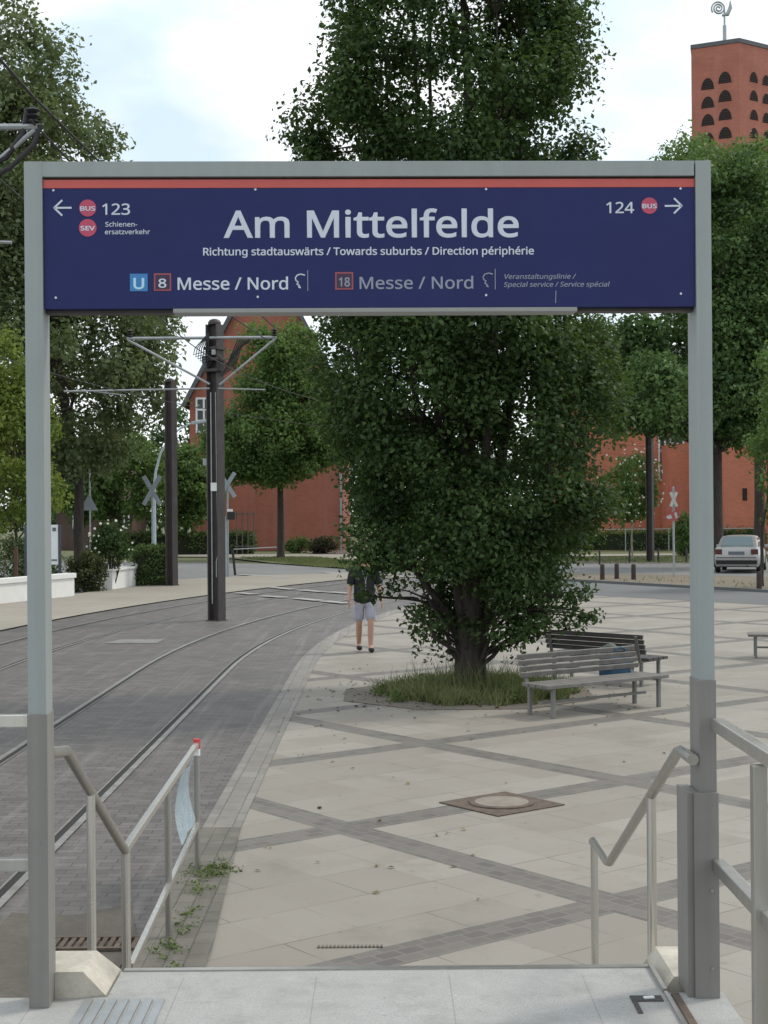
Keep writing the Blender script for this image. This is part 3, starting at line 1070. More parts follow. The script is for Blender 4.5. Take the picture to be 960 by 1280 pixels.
br = thing('barrier_railing', 'low flat bar railing with red tipped end post beside the tracks', 'railing', Q(-1.22, 3.8, 0), 0)
x0, x1 = -1.22, -1.29
mb = MB()
mb.bar(Q(x0, 3.72, 0.885), Q(x1, 5.47, 0.875), 0.034, 0.034, bev=0.003)
mb.build('top_rail', M['steel'], br, True)
mb = MB()
mb.bar(Q(x0, 3.80, 0.30), Q(x1, 5.45, 0.33), 0.030, 0.032, bev=0.003)
mb.build('lower_rail', M['steel'], br, True)
for (y, zt_, mt) in ((3.74, 0.90, 'steel'), (4.60, 0.86, 'dsteel'), (5.46, 0.80, 'dsteel')):
    x = x0 + (x1 - x0) * (y - 3.72) / 1.75
    mb = MB()
    mb.tube([Q(x, y, 0.0), Q(x, y, zt_)], 0.022 if y < 4 else 0.020, 14)
    ps = mb.build('post', M[mt], br, True, True)
mb = MB()
mb.tube([Q(x1, 5.46, 0.80), Q(x1, 5.46, 0.845)], 0.023, 14)
mb.build('white_band', M['signwhite'], ps, True, True)
mb = MB()
mb.tube([Q(x1, 5.46, 0.846), Q(x1, 5.46, 0.91), Q(x1, 5.46, 0.915)], [0.024, 0.024, 0.012], 14)
mb.build('red_band', M['signred'], ps, True, True)

ps_ = MB()
nu, nv = 9, 12
vs = []
for i in range(nu + 1):
    for j in range(nv + 1):
        u_, v_ = i / nu, j / nv
        y = 5.02 + 0.42 * u_
        sag = math.sin(v_ * math.pi) * 0.05
        x = x0 + (x1 - x0) * (y - 3.72) / 1.75 - 0.012 - sag * (1 - 0.3 * u_) + 0.008 * math.sin(9 * u_ + 3 * v_)
        z = 0.37 + 0.01 * math.sin(7 * u_) + (0.80 - 0.37) * v_
        vs.append((x, KD * y, z))
fs = [(i * (nv + 1) + j, (i + 1) * (nv + 1) + j, (i + 1) * (nv + 1) + j + 1, i * (nv + 1) + j + 1) for i in range(nu) for j in range(nv)]
ps_.add(vs, fs)
vs2 = [(x - 0.0015, y, z) for x, y, z in vs]
ps_.add(vs2, [f[::-1] for f in fs])
tag(ps_.build('plastic_sheet', M['plastic'], None, False, True, False), 'pale blue see-through plastic sheet tied to the low track railing', 'plastic sheet')

hr = thing('handrail', 'tubular steel handrail zigzagging down the stair beside the plaza', 'handrail', Q(1.02, 3.2, ZP), 0, 'handrails of the platform stair')
mb = MB()
mb.tube([Q(1.025, 2.67, 1.615), Q(1.02, 2.76, 1.618), Q(1.02, 2.80, 1.60), Q(1.02, 3.66, 0.84), Q(1.02, 3.71, 0.822), Q(1.02, 3.94, 0.822), Q(1.02, 3.965, 0.81)], 0.0195, 14)
mb.build('rail', M['dsteel'], hr, True, True)
for (y, z0, z1) in ((3.08, 0.45, 1.36), (3.93, 0.0, 0.81)):
    mb = MB()
    mb.tube([Q(1.02, y, z0), Q(1.02, y, z1)], 0.0185, 14)
    mb.build('post', M['steel'], hr, True, True)

def bar_railing(name, label, pts, posts, zt_, zm, zb_=ZP):
    o_ = thing(name, label, 'railing', Q(pts[0][0], pts[0][1], zb_), 0, 'square bar railings along the platform')
    for nm, z in (('top_rail', zt_), ('middle_rail', zm)):
        m_ = MB()
        for a, b in zip(pts, pts[1:]):
            m_.bar(Q(a[0], a[1], z), Q(b[0], b[1], z), 0.042, 0.042, bev=0.004)
        m_.build(nm, M['steel'] if nm == 'top_rail' else M['dsteel'], o_, True)
    for q in posts:
        m_ = MB()
        m_.box((q[0], KD * q[1], (zb_ + zt_ - 0.03) / 2), (0.042, 0.042, zt_ - 0.03 - zb_), 0, 0.004)
        m_.build('post', M['dsteel'], o_, True)
    return o_
bar_railing('platform_railing', 'square bar railing bolted to the doubled post above the plaza', [(1.105, 2.665), (1.10, -2.0)], [(1.085, 2.33), (1.10, 0.9), (1.10, -0.8)], 1.735, 1.265)
bar_railing('platform_railing', 'square bar railing reaching away from the single post over the setts', [(-1.135, 2.67), (-6.0, 2.63)], [(-2.6, 2.65), (-4.2, 2.64)], 1.765, 1.285)

# ------------------------------------------------------------------ foliage machinery
def leaf_cloud(name, clumps, n, size, mat, parent, seed, up=0.45, squash=0.8, shell=0.35, aspect=0.62, hang=0.0):
    rg = np.random.default_rng(seed)
    c = np.array([k[:3] for k in clumps], float)
    r = np.array([k[3] for k in clumps], float)
    p = r ** 2
    p /= p.sum()
    idx = rg.choice(len(c), n, p=p)
    d = rg.normal(size=(n, 3))
    d /= np.linalg.norm(d, axis=1)[:, None]
    rad = r[idx] * (shell + (1.08 - shell) * rg.random(n) ** 0.6)
    # lumpy clumps
    ph = rg.random((len(c), 3)) * 6.28
    lump = 1 + 0.22 * np.sin(d[:, 0] * 4.3 + ph[idx, 0]) + 0.18 * np.sin(d[:, 2] * 5.1 + ph[idx, 1]) + 0.15 * np.sin(d[:, 1] * 6.7 + ph[idx, 2])
    pos = c[idx] + d * (rad * lump)[:, None] * np.array([1, 1, squash])
    pos[:, 2] -= hang * rg.random(n)
    nm = d * 0.55 + rg.normal(size=(n, 3)) * 0.55 + np.array([0, 0, up])
    nm /= np.linalg.norm(nm, axis=1)[:, None]
    t = rg.normal(size=(n, 3)) + d * 0.5 + np.array([0, 0, -0.35])
    t -= nm * (t * nm).sum(1)[:, None]
    t /= np.linalg.norm(t, axis=1)[:, None]
    b = np.cross(nm, t)
    ln = size * (0.6 + 0.8 * rg.random(n))[:, None]
    wd = ln * aspect
    q0 = pos - t * ln * 0.5
    q1 = pos + b * wd * 0.5 + t * ln * 0.05 + nm * ln * 0.10
    q2 = pos + t * ln * 0.5 - nm * ln * 0.06
    q3 = pos - b * wd * 0.5 + t * ln * 0.05 + nm * ln * 0.10
    v = np.stack([q0, q1, q2, q3], 1).reshape(-1, 3)
    return quads(name, v, mat, parent)

def quads(name, v, mat, parent):
    n = len(v) // 4
    if parent is not None:
        m = np.array(wm(parent).inverted())
        v = v @ m[:3, :3].T + m[:3, 3]
    me = bpy.data.meshes.new(name)
    me.vertices.add(n * 4)
    me.vertices.foreach_set('co', np.ascontiguousarray(v, dtype=np.float32).ravel())
    me.loops.add(n * 4)
    me.loops.foreach_set('vertex_index', np.arange(n * 4, dtype=np.int32))
    me.polygons.add(n)
    me.polygons.foreach_set('loop_start', np.arange(0, n * 4, 4, dtype=np.int32))
    me.update(calc_edges=True)
    me.validate()
    me.materials.append(mat)
    o_ = bpy.data.objects.new(name, me)
    COL.objects.link(o_)
    if parent is not None:
        o_.parent = parent
    return o_

def in_ellipsoids(ells, n, rr, seed, surf=0.55, gap=None):
    """clump centres spread through the union of ellipsoids, more of them towards the outside"""
    rg = random.Random(seed)
    outc = []
    wts = [e[3] * e[4] * e[5] for e in ells]
    while len(outc) < n:
        e = rg.choices(ells, wts)[0]
        while True:
            d = Vector((rg.gauss(0, 1), rg.gauss(0, 1), rg.gauss(0, 1)))
            if d.length > 1e-3:
                break
        d.normalize()
        k = rg.random() ** (1 / 3)
        if rg.random() < surf:
            k = 0.75 + 0.25 * rg.random()
        r = rr * (0.6 + 0.8 * rg.random())
        p = Vector((e[0] + d.x * k * max(0.1, e[3] - r * 0.7), e[1] + d.y * k * max(0.1, e[4] - r * 0.7), e[2] + d.z * k * max(0.1, e[5] - r * 0.7)))
        if gap and gap(p, rg):
            continue
        outc.append((p.x, p.y, p.z, r))
    return outc

def limb(mb, a, b, r0, r1, rg, seg=5, wob=0.12):
    a, b = Vector(a), Vector(b)
    pts, rs = [], []
    ln = (b - a).length
    for i in range(seg + 1):
        t = i / seg
        p = a.lerp(b, t)
        if 0 < i < seg:
            p += Vector((rg.uniform(-1, 1), rg.uniform(-1, 1), rg.uniform(-.5, .5))) * ln * wob * 0.4
            p.z += math.sin(t * math.pi) * ln * 0.06
        pts.append(p)
        rs.append(r0 + (r1 - r0) * t)
    mb.tube(pts, rs, 7)

def tree(name, label, cat, base, trunk_h, trunk_r, clumps, n, size, leaf, seed, group=None, bark='bark', limbs=16, lean=(0, 0), **kw):
    rg = random.Random(seed)
    root = thing(name, label, cat, base, 0, group)
    mb = MB()
    b = Vector(base)
    top = b + Vector((lean[0], lean[1], trunk_h))
    mb.tube([b + Vector((0, 0, -0.05)), b + Vector((0, 0, 0.25)), b.lerp(top, 0.5) + Vector((rg.uniform(-.06, .06), rg.uniform(-.06, .06), 0)), top], [trunk_r * 1.45, trunk_r * 1.05, trunk_r * 0.92, trunk_r * 0.78], 12)
    zs_ = [k[2] for k in clumps]
    ztop = max(zs_)
    cx = sum(k[0] for k in clumps) / len(clumps)
    cy = sum(k[1] for k in clumps) / len(clumps)
    lead = Vector((cx, cy, b.z + trunk_h + (ztop - b.z - trunk_h) * 0.8))
    limb(mb, top, lead, trunk_r * 0.75, trunk_r * 0.15, rg, 6, 0.06)
    for k in rg.sample(clumps, min(limbs, len(clumps))):
        t = max(0.0, min(0.75, (k[2] - top.z) / max(0.1, lead.z - top.z) - 0.25))
        s = top.lerp(lead, t)
        limb(mb, s, k[:3], trunk_r * (0.42 - 0.25 * t), trunk_r * 0.07, rg)
    mb.build('trunk', M[bark], root, True, True)
    leaf_cloud('crown', clumps, n, size, M[leaf], root, seed + 1, **kw)
    return root

# ------------------------------------------------------------------ buildings
hall = thing('church_hall', 'tall red brick gabled hall behind the linden and mast', 'building', (P(345, 640, 60).x, KD * 60, 0))
D = 60.0
gl, gr_ = P(237, 500, D), P(428, 500, D)
ap = P(332, 318, D)
y0, y1 = KD * D, KD * D + 22
mb = MB()
mb.prism([(gl.x, y0, -0.1), (gr_.x, y0, -0.1), (gr_.x, y0, gl.z), (ap.x, y0, ap.z), (gl.x, y0, gl.z)], (0, y1 - y0, 0))
wall = mb.build('wall', M['brick'], hall, True)
mb = MB()
for a, b in ((gl, ap), (ap, gr_)):
    a, b = Vector((a.x, 0, a.z)), Vector((b.x, 0, gl.z if b is gr_ else b.z))
    t = (b - a).normalized()
    if a.x == gl.x:
        a = a - t * 0.7
    else:
        b = b + t * 0.7
    nrm = Vector((-t.z, 0, t.x))
    q = [a + nrm * 0.02, b + nrm * 0.02, b + nrm * 0.32, a + nrm * 0.32]
    mb.prism([(v.x, y0 - 0.5, v.z) for v in q], (0, y1 - y0 + 1, 0))
mb.build('roof', M['slate'], hall, True)
def window_on(parent, p0, p1, y, frame_mat='signwhite', bars=(1, 1), fw=0.10, deep=0.08):
    f_ = MB()
    x0_, x1_, z0_, z1_ = p0[0], p1[0], p0[1], p1[1]
    for xx in [x0_, x1_] + [x0_ + (x1_ - x0_) * (i + 1) / (bars[0] + 1) for i in range(bars[0])]:
        f_.box((xx, y - deep / 2, (z0_ + z1_) / 2), (fw, deep, z1_ - z0_ + fw))
    for zz in [z0_, z1_] + [z0_ + (z1_ - z0_) * (i + 1) / (bars[1] + 1) for i in range(bars[1])]:
        f_.box(((x0_ + x1_) / 2, y - deep / 2 + 0.006, zz), (x1_ - x0_ - fw, deep - 0.02, fw))
    fo = f_.build('window', M[frame_mat], parent, True)
    g_ = MB()
    g_.box(((x0_ + x1_) / 2, y - 0.012, (z0_ + z1_) / 2), (x1_ - x0_, 0.02, z1_ - z0_))
    g_.build('pane', M['glass'], fo, True)
    return fo
for px, py0, py1 in ((255, 498, 540), (300, 520, 565), (400, 520, 565)):
    a, b = P(px - 9, py1, D), P(px + 9, py0, D)
    window_on(hall, (a.x, a.z), (b.x, b.z), KD * D - 0.002, bars=(1, 2), fw=0.14)

annex = thing('brick_annex', 'low windowless red brick annex between linden trunk and oak', 'building', Q(-4.8, 52, 0))
a, b = P(318, 640, 52), P(428, 578, 52)
mb = MB()
mb.box(((a.x + b.x) / 2, KD * 52 + 3, b.z / 2), (b.x - a.x, 6, b.z))
mb.build('wall', M['brick'], annex, True)
mb = MB()
mb.box(((a.x + b.x) / 2, KD * 52 + 3, b.z + 0.1), (b.x - a.x + 0.3, 6.3, 0.2))
mb.build('roof', M['slate'], annex, True)
mb = MB()
mb.tube([Q(b.x - 0.12, 51.93, 0), Q(b.x - 0.12, 51.93, b.z)], 0.07, 8)
mb.build('downpipe', M['signback'], annex, True)
gate = thing('barred_gate', 'barred metal gate in shade beside the brick annex', 'gate', Q(-9.0, 47, 0))
for i in range(4):
    mb = MB()
    q = P(296 + i * 7, 664, 47)
    mb.box((q.x, KD * 47, 1.3), (0.06, 0.06, 2.5))
    mb.build('bar', M['mastlight'], gate, True)
for z_ in (2.4, 0.5):
    mb = MB()
    mb.box((P(306, 664, 47).x, KD * 47 - 0.05, z_), (1.2, 0.04, 0.07))
    mb.build('cross_rail', M['mastlight'], gate, True)

church = thing('brick_church', 'red brick church body coloured sunlit orange behind the silver car', 'building', Q(22, 52, 0))
mb = MB()
cx0 = P(700, 640, 52).x
CY = KD * 52
mb.box(((cx0 + 34) / 2, CY + 6, 5.5), (34 - cx0, 12, 11))
cw = mb.build('wall', M['bricklit'], church, True)
mb = MB()
q0, q1 = P(898, 640, 47), P(921, 640, 47)
mb.box((25.6, CY - 3.0, 4.2), (2 * (25.6 - q1.x), 5.99, 8.4))
mb.box(((q1.x + q0.x) / 2 + 0.2, CY - 1.5, 3.3), (q1.x - q0.x + 3.6, 2.99, 6.6))
mb.build('porch', M['bricklit'], church, True)
mb = MB()
mb.prism([(cx0 - 0.4, CY - 0.4, 11.0), (34.4, CY - 0.4, 11.0), (34.4, CY + 6, 13.5), (cx0 - 0.4, CY + 6, 13.5)], (0, 0, 0.25))
mb.prism([(cx0 - 0.4, CY + 6.01, 13.5), (34.4, CY + 6.01, 13.5), (34.4, CY + 12.4, 11.0), (cx0 - 0.4, CY + 12.4, 11.0)], (0, 0, 0.25))
mb.build('roof', M['slate'], church, True)
for px in (831, 847):
    a, b = P(px - 7, 600, 52), P(px + 7, 545, 52)
    window_on(church, (a.x, a.z), (b.x, b.z), CY - 0.01, bars=(1, 2), fw=0.12)
mb = MB()
q = P(931, 618, (CY - 6) / KD)
mb.box((q.x, CY - 6.0, q.z), (0.28, 0.05, 0.75))
mb.build('window', M['dark'], church, True)
mb = MB()
q = P(910, 585, (CY - 3) / KD)
mb.prism([(q.x - 0.5, CY - 3.9, q.z - 0.45), (q.x + 0.55, CY - 3.9, q.z - 0.45), (q.x + 0.3, CY - 3.9, q.z + 0.75), (q.x + 0.05, CY - 3.9, q.z + 0.75)], (0, 0.89, 0))
mb.build('wall_lamp', M['signback'], church, True)

tower = thing('church_tower', 'tall red brick tower with rows of small arched openings', 'tower', (0, 0, 0))
TD = 65.0
cor = P(924, 53, TD)
th = math.radians(4)
dl = Vector((-math.cos(R(30) - th), math.sin(R(30) - th), 0))
dr = Vector((math.cos(R(30) + th), math.sin(R(30) + th), 0))
sl = 3.95
pts2 = [Vector((cor.x, cor.y, 0))]
p_l = pts2[0] + dl * sl
p_r = pts2[0] + dr * sl
cen = pts2[0] + (dl + dr).normalized() * sl
tower.location = (cen.x, cen.y, 0)
ray = Vector((p_l.x, p_l.y, 0)).normalized()
ray = Vector((ray.x + 0.03, ray.y, 0)).normalized()
hexp = [pts2[0], p_r, p_r + ray * 4.5, p_l + ray * 4.5, p_l]
mb = MB()
mb.prism(hexp, (0, 0, cor.z))
mb.build('wall', M['bricktower'], tower, True)
mb = MB()
cap_ = [cen + (p - cen) * 1.02 for p in hexp]
mb.loft([[p + Vector((0, 0, cor.z + 0.01)) for p in cap_], [p + Vector((0, 0, cor.z + 0.35)) for p in cap_], [cen + (p - cen) * 0.05 + Vector((0, 0, cor.z + 0.9)) for p in hexp]])
mb.build('roof', M['slate'], tower, True)
def arch(face_o, face_d, along, zc, wd, ht):
    nrm = Vector((face_d.y, -face_d.x, 0))
    if nrm.y > 0:
        nrm = -nrm
    c_ = face_o + face_d * along
    def ring(k, off):
        ps2 = []
        hw = wd / 2 * k
        for i in range(13):
            q_ = math.pi * i / 12
            ps2.append(c_ + face_d * (hw * math.cos(q_)) + Vector((0, 0, zc + hw * math.sin(q_) * ht)) + nrm * off)
        return ps2
    m_ = MB()
    m_.prism(ring(1.0, 0.012), nrm * -0.2)
    w_ = m_.build('arched_opening', M['dark'], tower, True)
    m_ = MB()
    for k_ in range(4):
        zz_ = zc + wd / 2 * ht * (0.12 + 0.2 * k_)
        hw_ = wd / 2 * math.sqrt(max(0.05, 1 - (0.12 + 0.2 * k_) ** 2)) - 0.04
        m_.bar(c_ - face_d * hw_ + Vector((0, 0, zz_)) + nrm * 0.02, c_ + face_d * hw_ + Vector((0, 0, zz_)) + nrm * 0.02, 0.05, 0.06)
    m_.build('louvre', M['louvre'], w_, True)
    # a brick reveal stands round the hole and a sill under it
    m_ = MB()
    o1, o2 = ring(1.10, 0.03), ring(1.0, 0.03)
    n_ = len(o1)
    vs_ = o1 + o2 + [p - nrm * 0.1 for p in o1] + [p - nrm * 0.1 for p in o2]
    fs_ = []
    for i in range(n_ - 1):
        fs_ += [(i, i + 1, n_ + i + 1, n_ + i), (i, i + 1, 2 * n_ + i + 1, 2 * n_ + i), (n_ + i, n_ + i + 1, 3 * n_ + i + 1, 3 * n_ + i)]
    m_.add(vs_, fs_)
    m_.build('arch_trim', M['bricktower'], w_, True)
for along, ys in ((sl * 0.30, (99, 122, 145, 168)), (sl * 0.66, (107, 130, 152, 175))):
    for py in ys:
        p_ = pts2[0] + dl * along
        q = P(480 + p_.x / p_.y * FOCAL, py + 5, p_.y / KD)
        arch(pts2[0], dl, along, q.z, 1.08, 1.75)
for along, ys in ((sl * 0.42, (98, 121, 145, 168)), (sl * 0.80, (102, 125, 149, 172))):
    for py in ys:
        p_ = pts2[0] + dr * along
        q = P(480 + p_.x / p_.y * FOCAL, py + 5, p_.y / KD)
        arch(pts2[0], dr, along, q.z, 0.98, 1.75)
vane = thing('weathervane', 'metal weathercock with coiled body on a thin rod above the tower', 'weathervane', (cen.x, cen.y, cor.z + 0.85))
wt = P(924, 10, cen.y / KD)
vx, vz = P(924.5, 30, cen.y / KD).x, P(924, 14, cen.y / KD).z
vx = cen.x
mb = MB()
mb.tube([V(vx, cen.y, cor.z + 0.7), V(vx, cen.y, vz - 1.2)], 0.16, 8)
mb.tube([V(vx, cen.y, vz - 1.2), V(vx, cen.y, vz + 0.2)], 0.08, 8)
mb.build('rod', M['galv'], vane, True, True)
mb = MB()
sp_ = []
for i in range(70):
    q_ = i / 69 * 5.2 * math.pi
    rr = 0.08 + 0.52 * i / 69
    sp_.append(V(vx - 0.5 + rr * math.cos(q_), cen.y, vz + 0.25 + rr * math.sin(q_)))
mb.tube(sp_, 0.075, 6)
mb.build('cock_body', M['galv'], vane, True, True)
mb = MB()
mb.tube([V(vx - 0.2, cen.y, vz - 0.35), V(vx + 0.25, cen.y, vz - 0.25), V(vx + 0.5, cen.y, vz + 0.3), V(vx + 0.5, cen.y, vz + 0.9)], [0.10, 0.17, 0.17, 0.04], 8)
mb.build('cock_tail', M['galv'], vane, True, True)

house = thing('brown_house', 'brown roofed house half hidden under the dark street trees', 'house', P(120, 640, 55) * Vector((1, 1, 0)))
a, b = P(70, 655, 55), P(165, 634, 55)
mb = MB()
mb.box(((a.x + b.x) / 2, KD * 55 + 3, b.z / 2), (b.x - a.x, 6, b.z))
mb.build('wall', M['tiles'], house, True)
mb = MB()
mb.prism([(a.x - 0.4, KD * 55 - 0.4, b.z), (a.x - 0.4, KD * 55 + 6.4, b.z), (a.x - 0.4, KD * 55 + 3, b.z + 2.6)], (b.x - a.x + 0.8, 0, 0))
mb.build('roof', M['tiles'], house, True)
for px in (92, 150):
    q0, q1 = P(px, 660, 55), P(px + 11, 642, 55)
    window_on(house, (q0.x, q0.z), (q1.x, q1.z), KD * 55 - 0.002, bars=(1, 0))

# ------------------------------------------------------------------ white walls, hedges, bushes
def low_wall(label, a, b, h, thick, cap_, pil=None):
    a, b = Vector(a), Vector(b)
    root = thing('garden_wall', label, 'wall', ((a.x + b.x) / 2, (a.y + b.y) / 2, 0), 0, 'white garden walls along the pavement')
    mb = MB()
    mb.bar((a.x, a.y, h / 2), (b.x, b.y, h / 2), thick, h)
    mb.build('wall', M['white'], root, True)
    mb = MB()
    t = (b - a).normalized() * 0.04
    mb.bar((a.x - t.x, a.y - t.y, h + cap_ / 2), (b.x + t.x, b.y + t.y, h + cap_ / 2), thick + 0.10, cap_, bev=0.01)
    mb.build('coping', M['white'], root, True)
    return root
wa, wb = G(-60, 762), G(89, 746)
low_wall('long low white garden wall running behind the grey portal post', (wa.x, wa.y), (wb.x, wb.y), 0.57, 0.22, 0.14)
wa, wb = G(131, 738), G(168, 732)
low_wall('short white garden wall between the dark bush and clipped hedge', (wa.x, wa.y), (wb.x, wb.y), 0.62, 0.5, 0.06)

def box_clumps(c, s, r, n, seed, rz=0.0):
    rg = random.Random(seed)
    out_ = []
    for _ in range(n):
        x, y, z = (rg.uniform(-0.5, 0.5) * (q - r) for q in s)
        f_ = rg.randrange(3)
        if f_ == 0:
            x = math.copysign((s[0] - r) / 2, x)
        elif f_ == 1:
            y = math.copysign((s[1] - r) / 2, y)
        else:
            z = (s[2] - r) / 2
        X = x * math.cos(rz) - y * math.sin(rz)
        Y = x * math.sin(rz) + y * math.cos(rz)
        out_.append((c[0] + X, c[1] + Y, c[2] + z, r * rg.uniform(0.8, 1.1)))
    return out_

def hedge(label, c, s, rz, n, leaf, seed, r=0.22, size=0.07, group=None):
    root = thing('hedge', label, 'hedge', (c[0], c[1], 0), 0, group)
    mb = MB()
    mb.box((c[0], c[1], s[2] / 2 - 0.3 * r), (s[0] - 1.1 * r, s[1] - 1.1 * r, s[2] - 0.8 * r), rz)
    mb.build('core', M['hedgecore'], root, True)
    leaf_cloud('foliage', box_clumps((c[0], c[1], s[2] / 2), s, r, int(90 * max(1, s[0] * s[2] / 3)), seed, rz), n, size, M[leaf], root, seed)
    return root
q = G(186, 733)
hedge('square clipped green hedge standing against the plain mast', (q.x + 0.05, q.y + 0.45, 0), (1.22, 1.0, 1.33), 0.15, 12000, 'leaf_hedge', 11)
hedge('long dark hedge under the trees across the road', Q(-12.5, 47.5, 0), (9.5, 0.9, 1.35), -0.05, 12000, 'leaf_hedge', 12, 0.35, 0.13)
hedge('long dark hedge behind the wire fence near the church', Q(14.5, 48.5, 0), (17, 0.9, 1.25), 0.02, 15000, 'leaf_hedge', 13, 0.35, 0.13)

def bush(label, c, s, n, leaf, seed, size, r, flowers=0, name='bush', group=None):
    root = thing(name, label, 'bush', (c[0], c[1], 0), 0, group)
    cl = in_ellipsoids([(c[0], c[1], c[2], s[0], s[1], s[2])], int(50 + 10 * s[0] * s[2]), r, seed)
    mb = MB()
    rg = random.Random(seed)
    for k in rg.sample(cl, 14):
        limb(mb, (c[0] + rg.uniform(-.1, .1), c[1], 0), k[:3], 0.025, 0.008, rg, 4)
    mb.build('stems', M['bark'], root, True)
    leaf_cloud('foliage', cl, n, size, M[leaf], root, seed)
    if flowers:
        mb = MB()
        for i in range(flowers):
            q_ = Vector((rg.gauss(0, 1), -abs(rg.gauss(0, 0.8)), rg.gauss(0.1, 0.8))).normalized()
            p_ = Vector((c[0] + q_.x * s[0] * 0.95, c[1] + q_.y * s[1], c[2] + q_.z * s[2] * 0.95))
            bm = bmesh.new()
            bmesh.ops.create_icosphere(bm, subdivisions=1, radius=rg.uniform(0.025, 0.052), matrix=Matrix.Translation(p_))
            mb.bm(bm)
        mb.build('blossom', M['petal'], root, True)
    return root
q = G(105, 741)
bush('brownish green bush spilling over the end of the long wall', (q.x, q.y + 0.4, 0.62), (0.72, 0.6, 0.78), 5000, 'leaf_brown', 21, 0.085, 0.22)
q = P(134, 680, 25.6)
bush('rose bush with white blossoms above the short white wall', Q(q.x, 25.9, 1.45), (0.80, 0.6, 0.85), 5000, 'leaf_oak', 22, 0.08, 0.22, 26, 'rose_bush')
q = P(404, 682, 47)
bush('rounded dark red bush in front of the brick annex', Q(q.x, 47, 0.5), (1.0, 0.8, 0.65), 2500, 'leaf_red', 23, 0.12, 0.3)
q = P(371, 682, 48)
bush('low green bush beside the linden trunk before the annex', Q(q.x, 49, 0.45), (1.0, 0.8, 0.6), 2000, 'leaf_hedge', 24, 0.12, 0.3)
q = P(856, 672, 42)
bush('round green bush partly behind the grey portal beside the hedge', Q(q.x, 42, 1.2), (0.75, 0.7, 1.3), 3500, 'leaf_linden', 25, 0.12, 0.3)
q = P(14, 690, 25)
bush('dark low bush behind the long white garden wall', Q(q.x, 25.6, 0.9), (1.5, 0.8, 0.95), 4500, 'leaf_grey', 26, 0.10, 0.28)

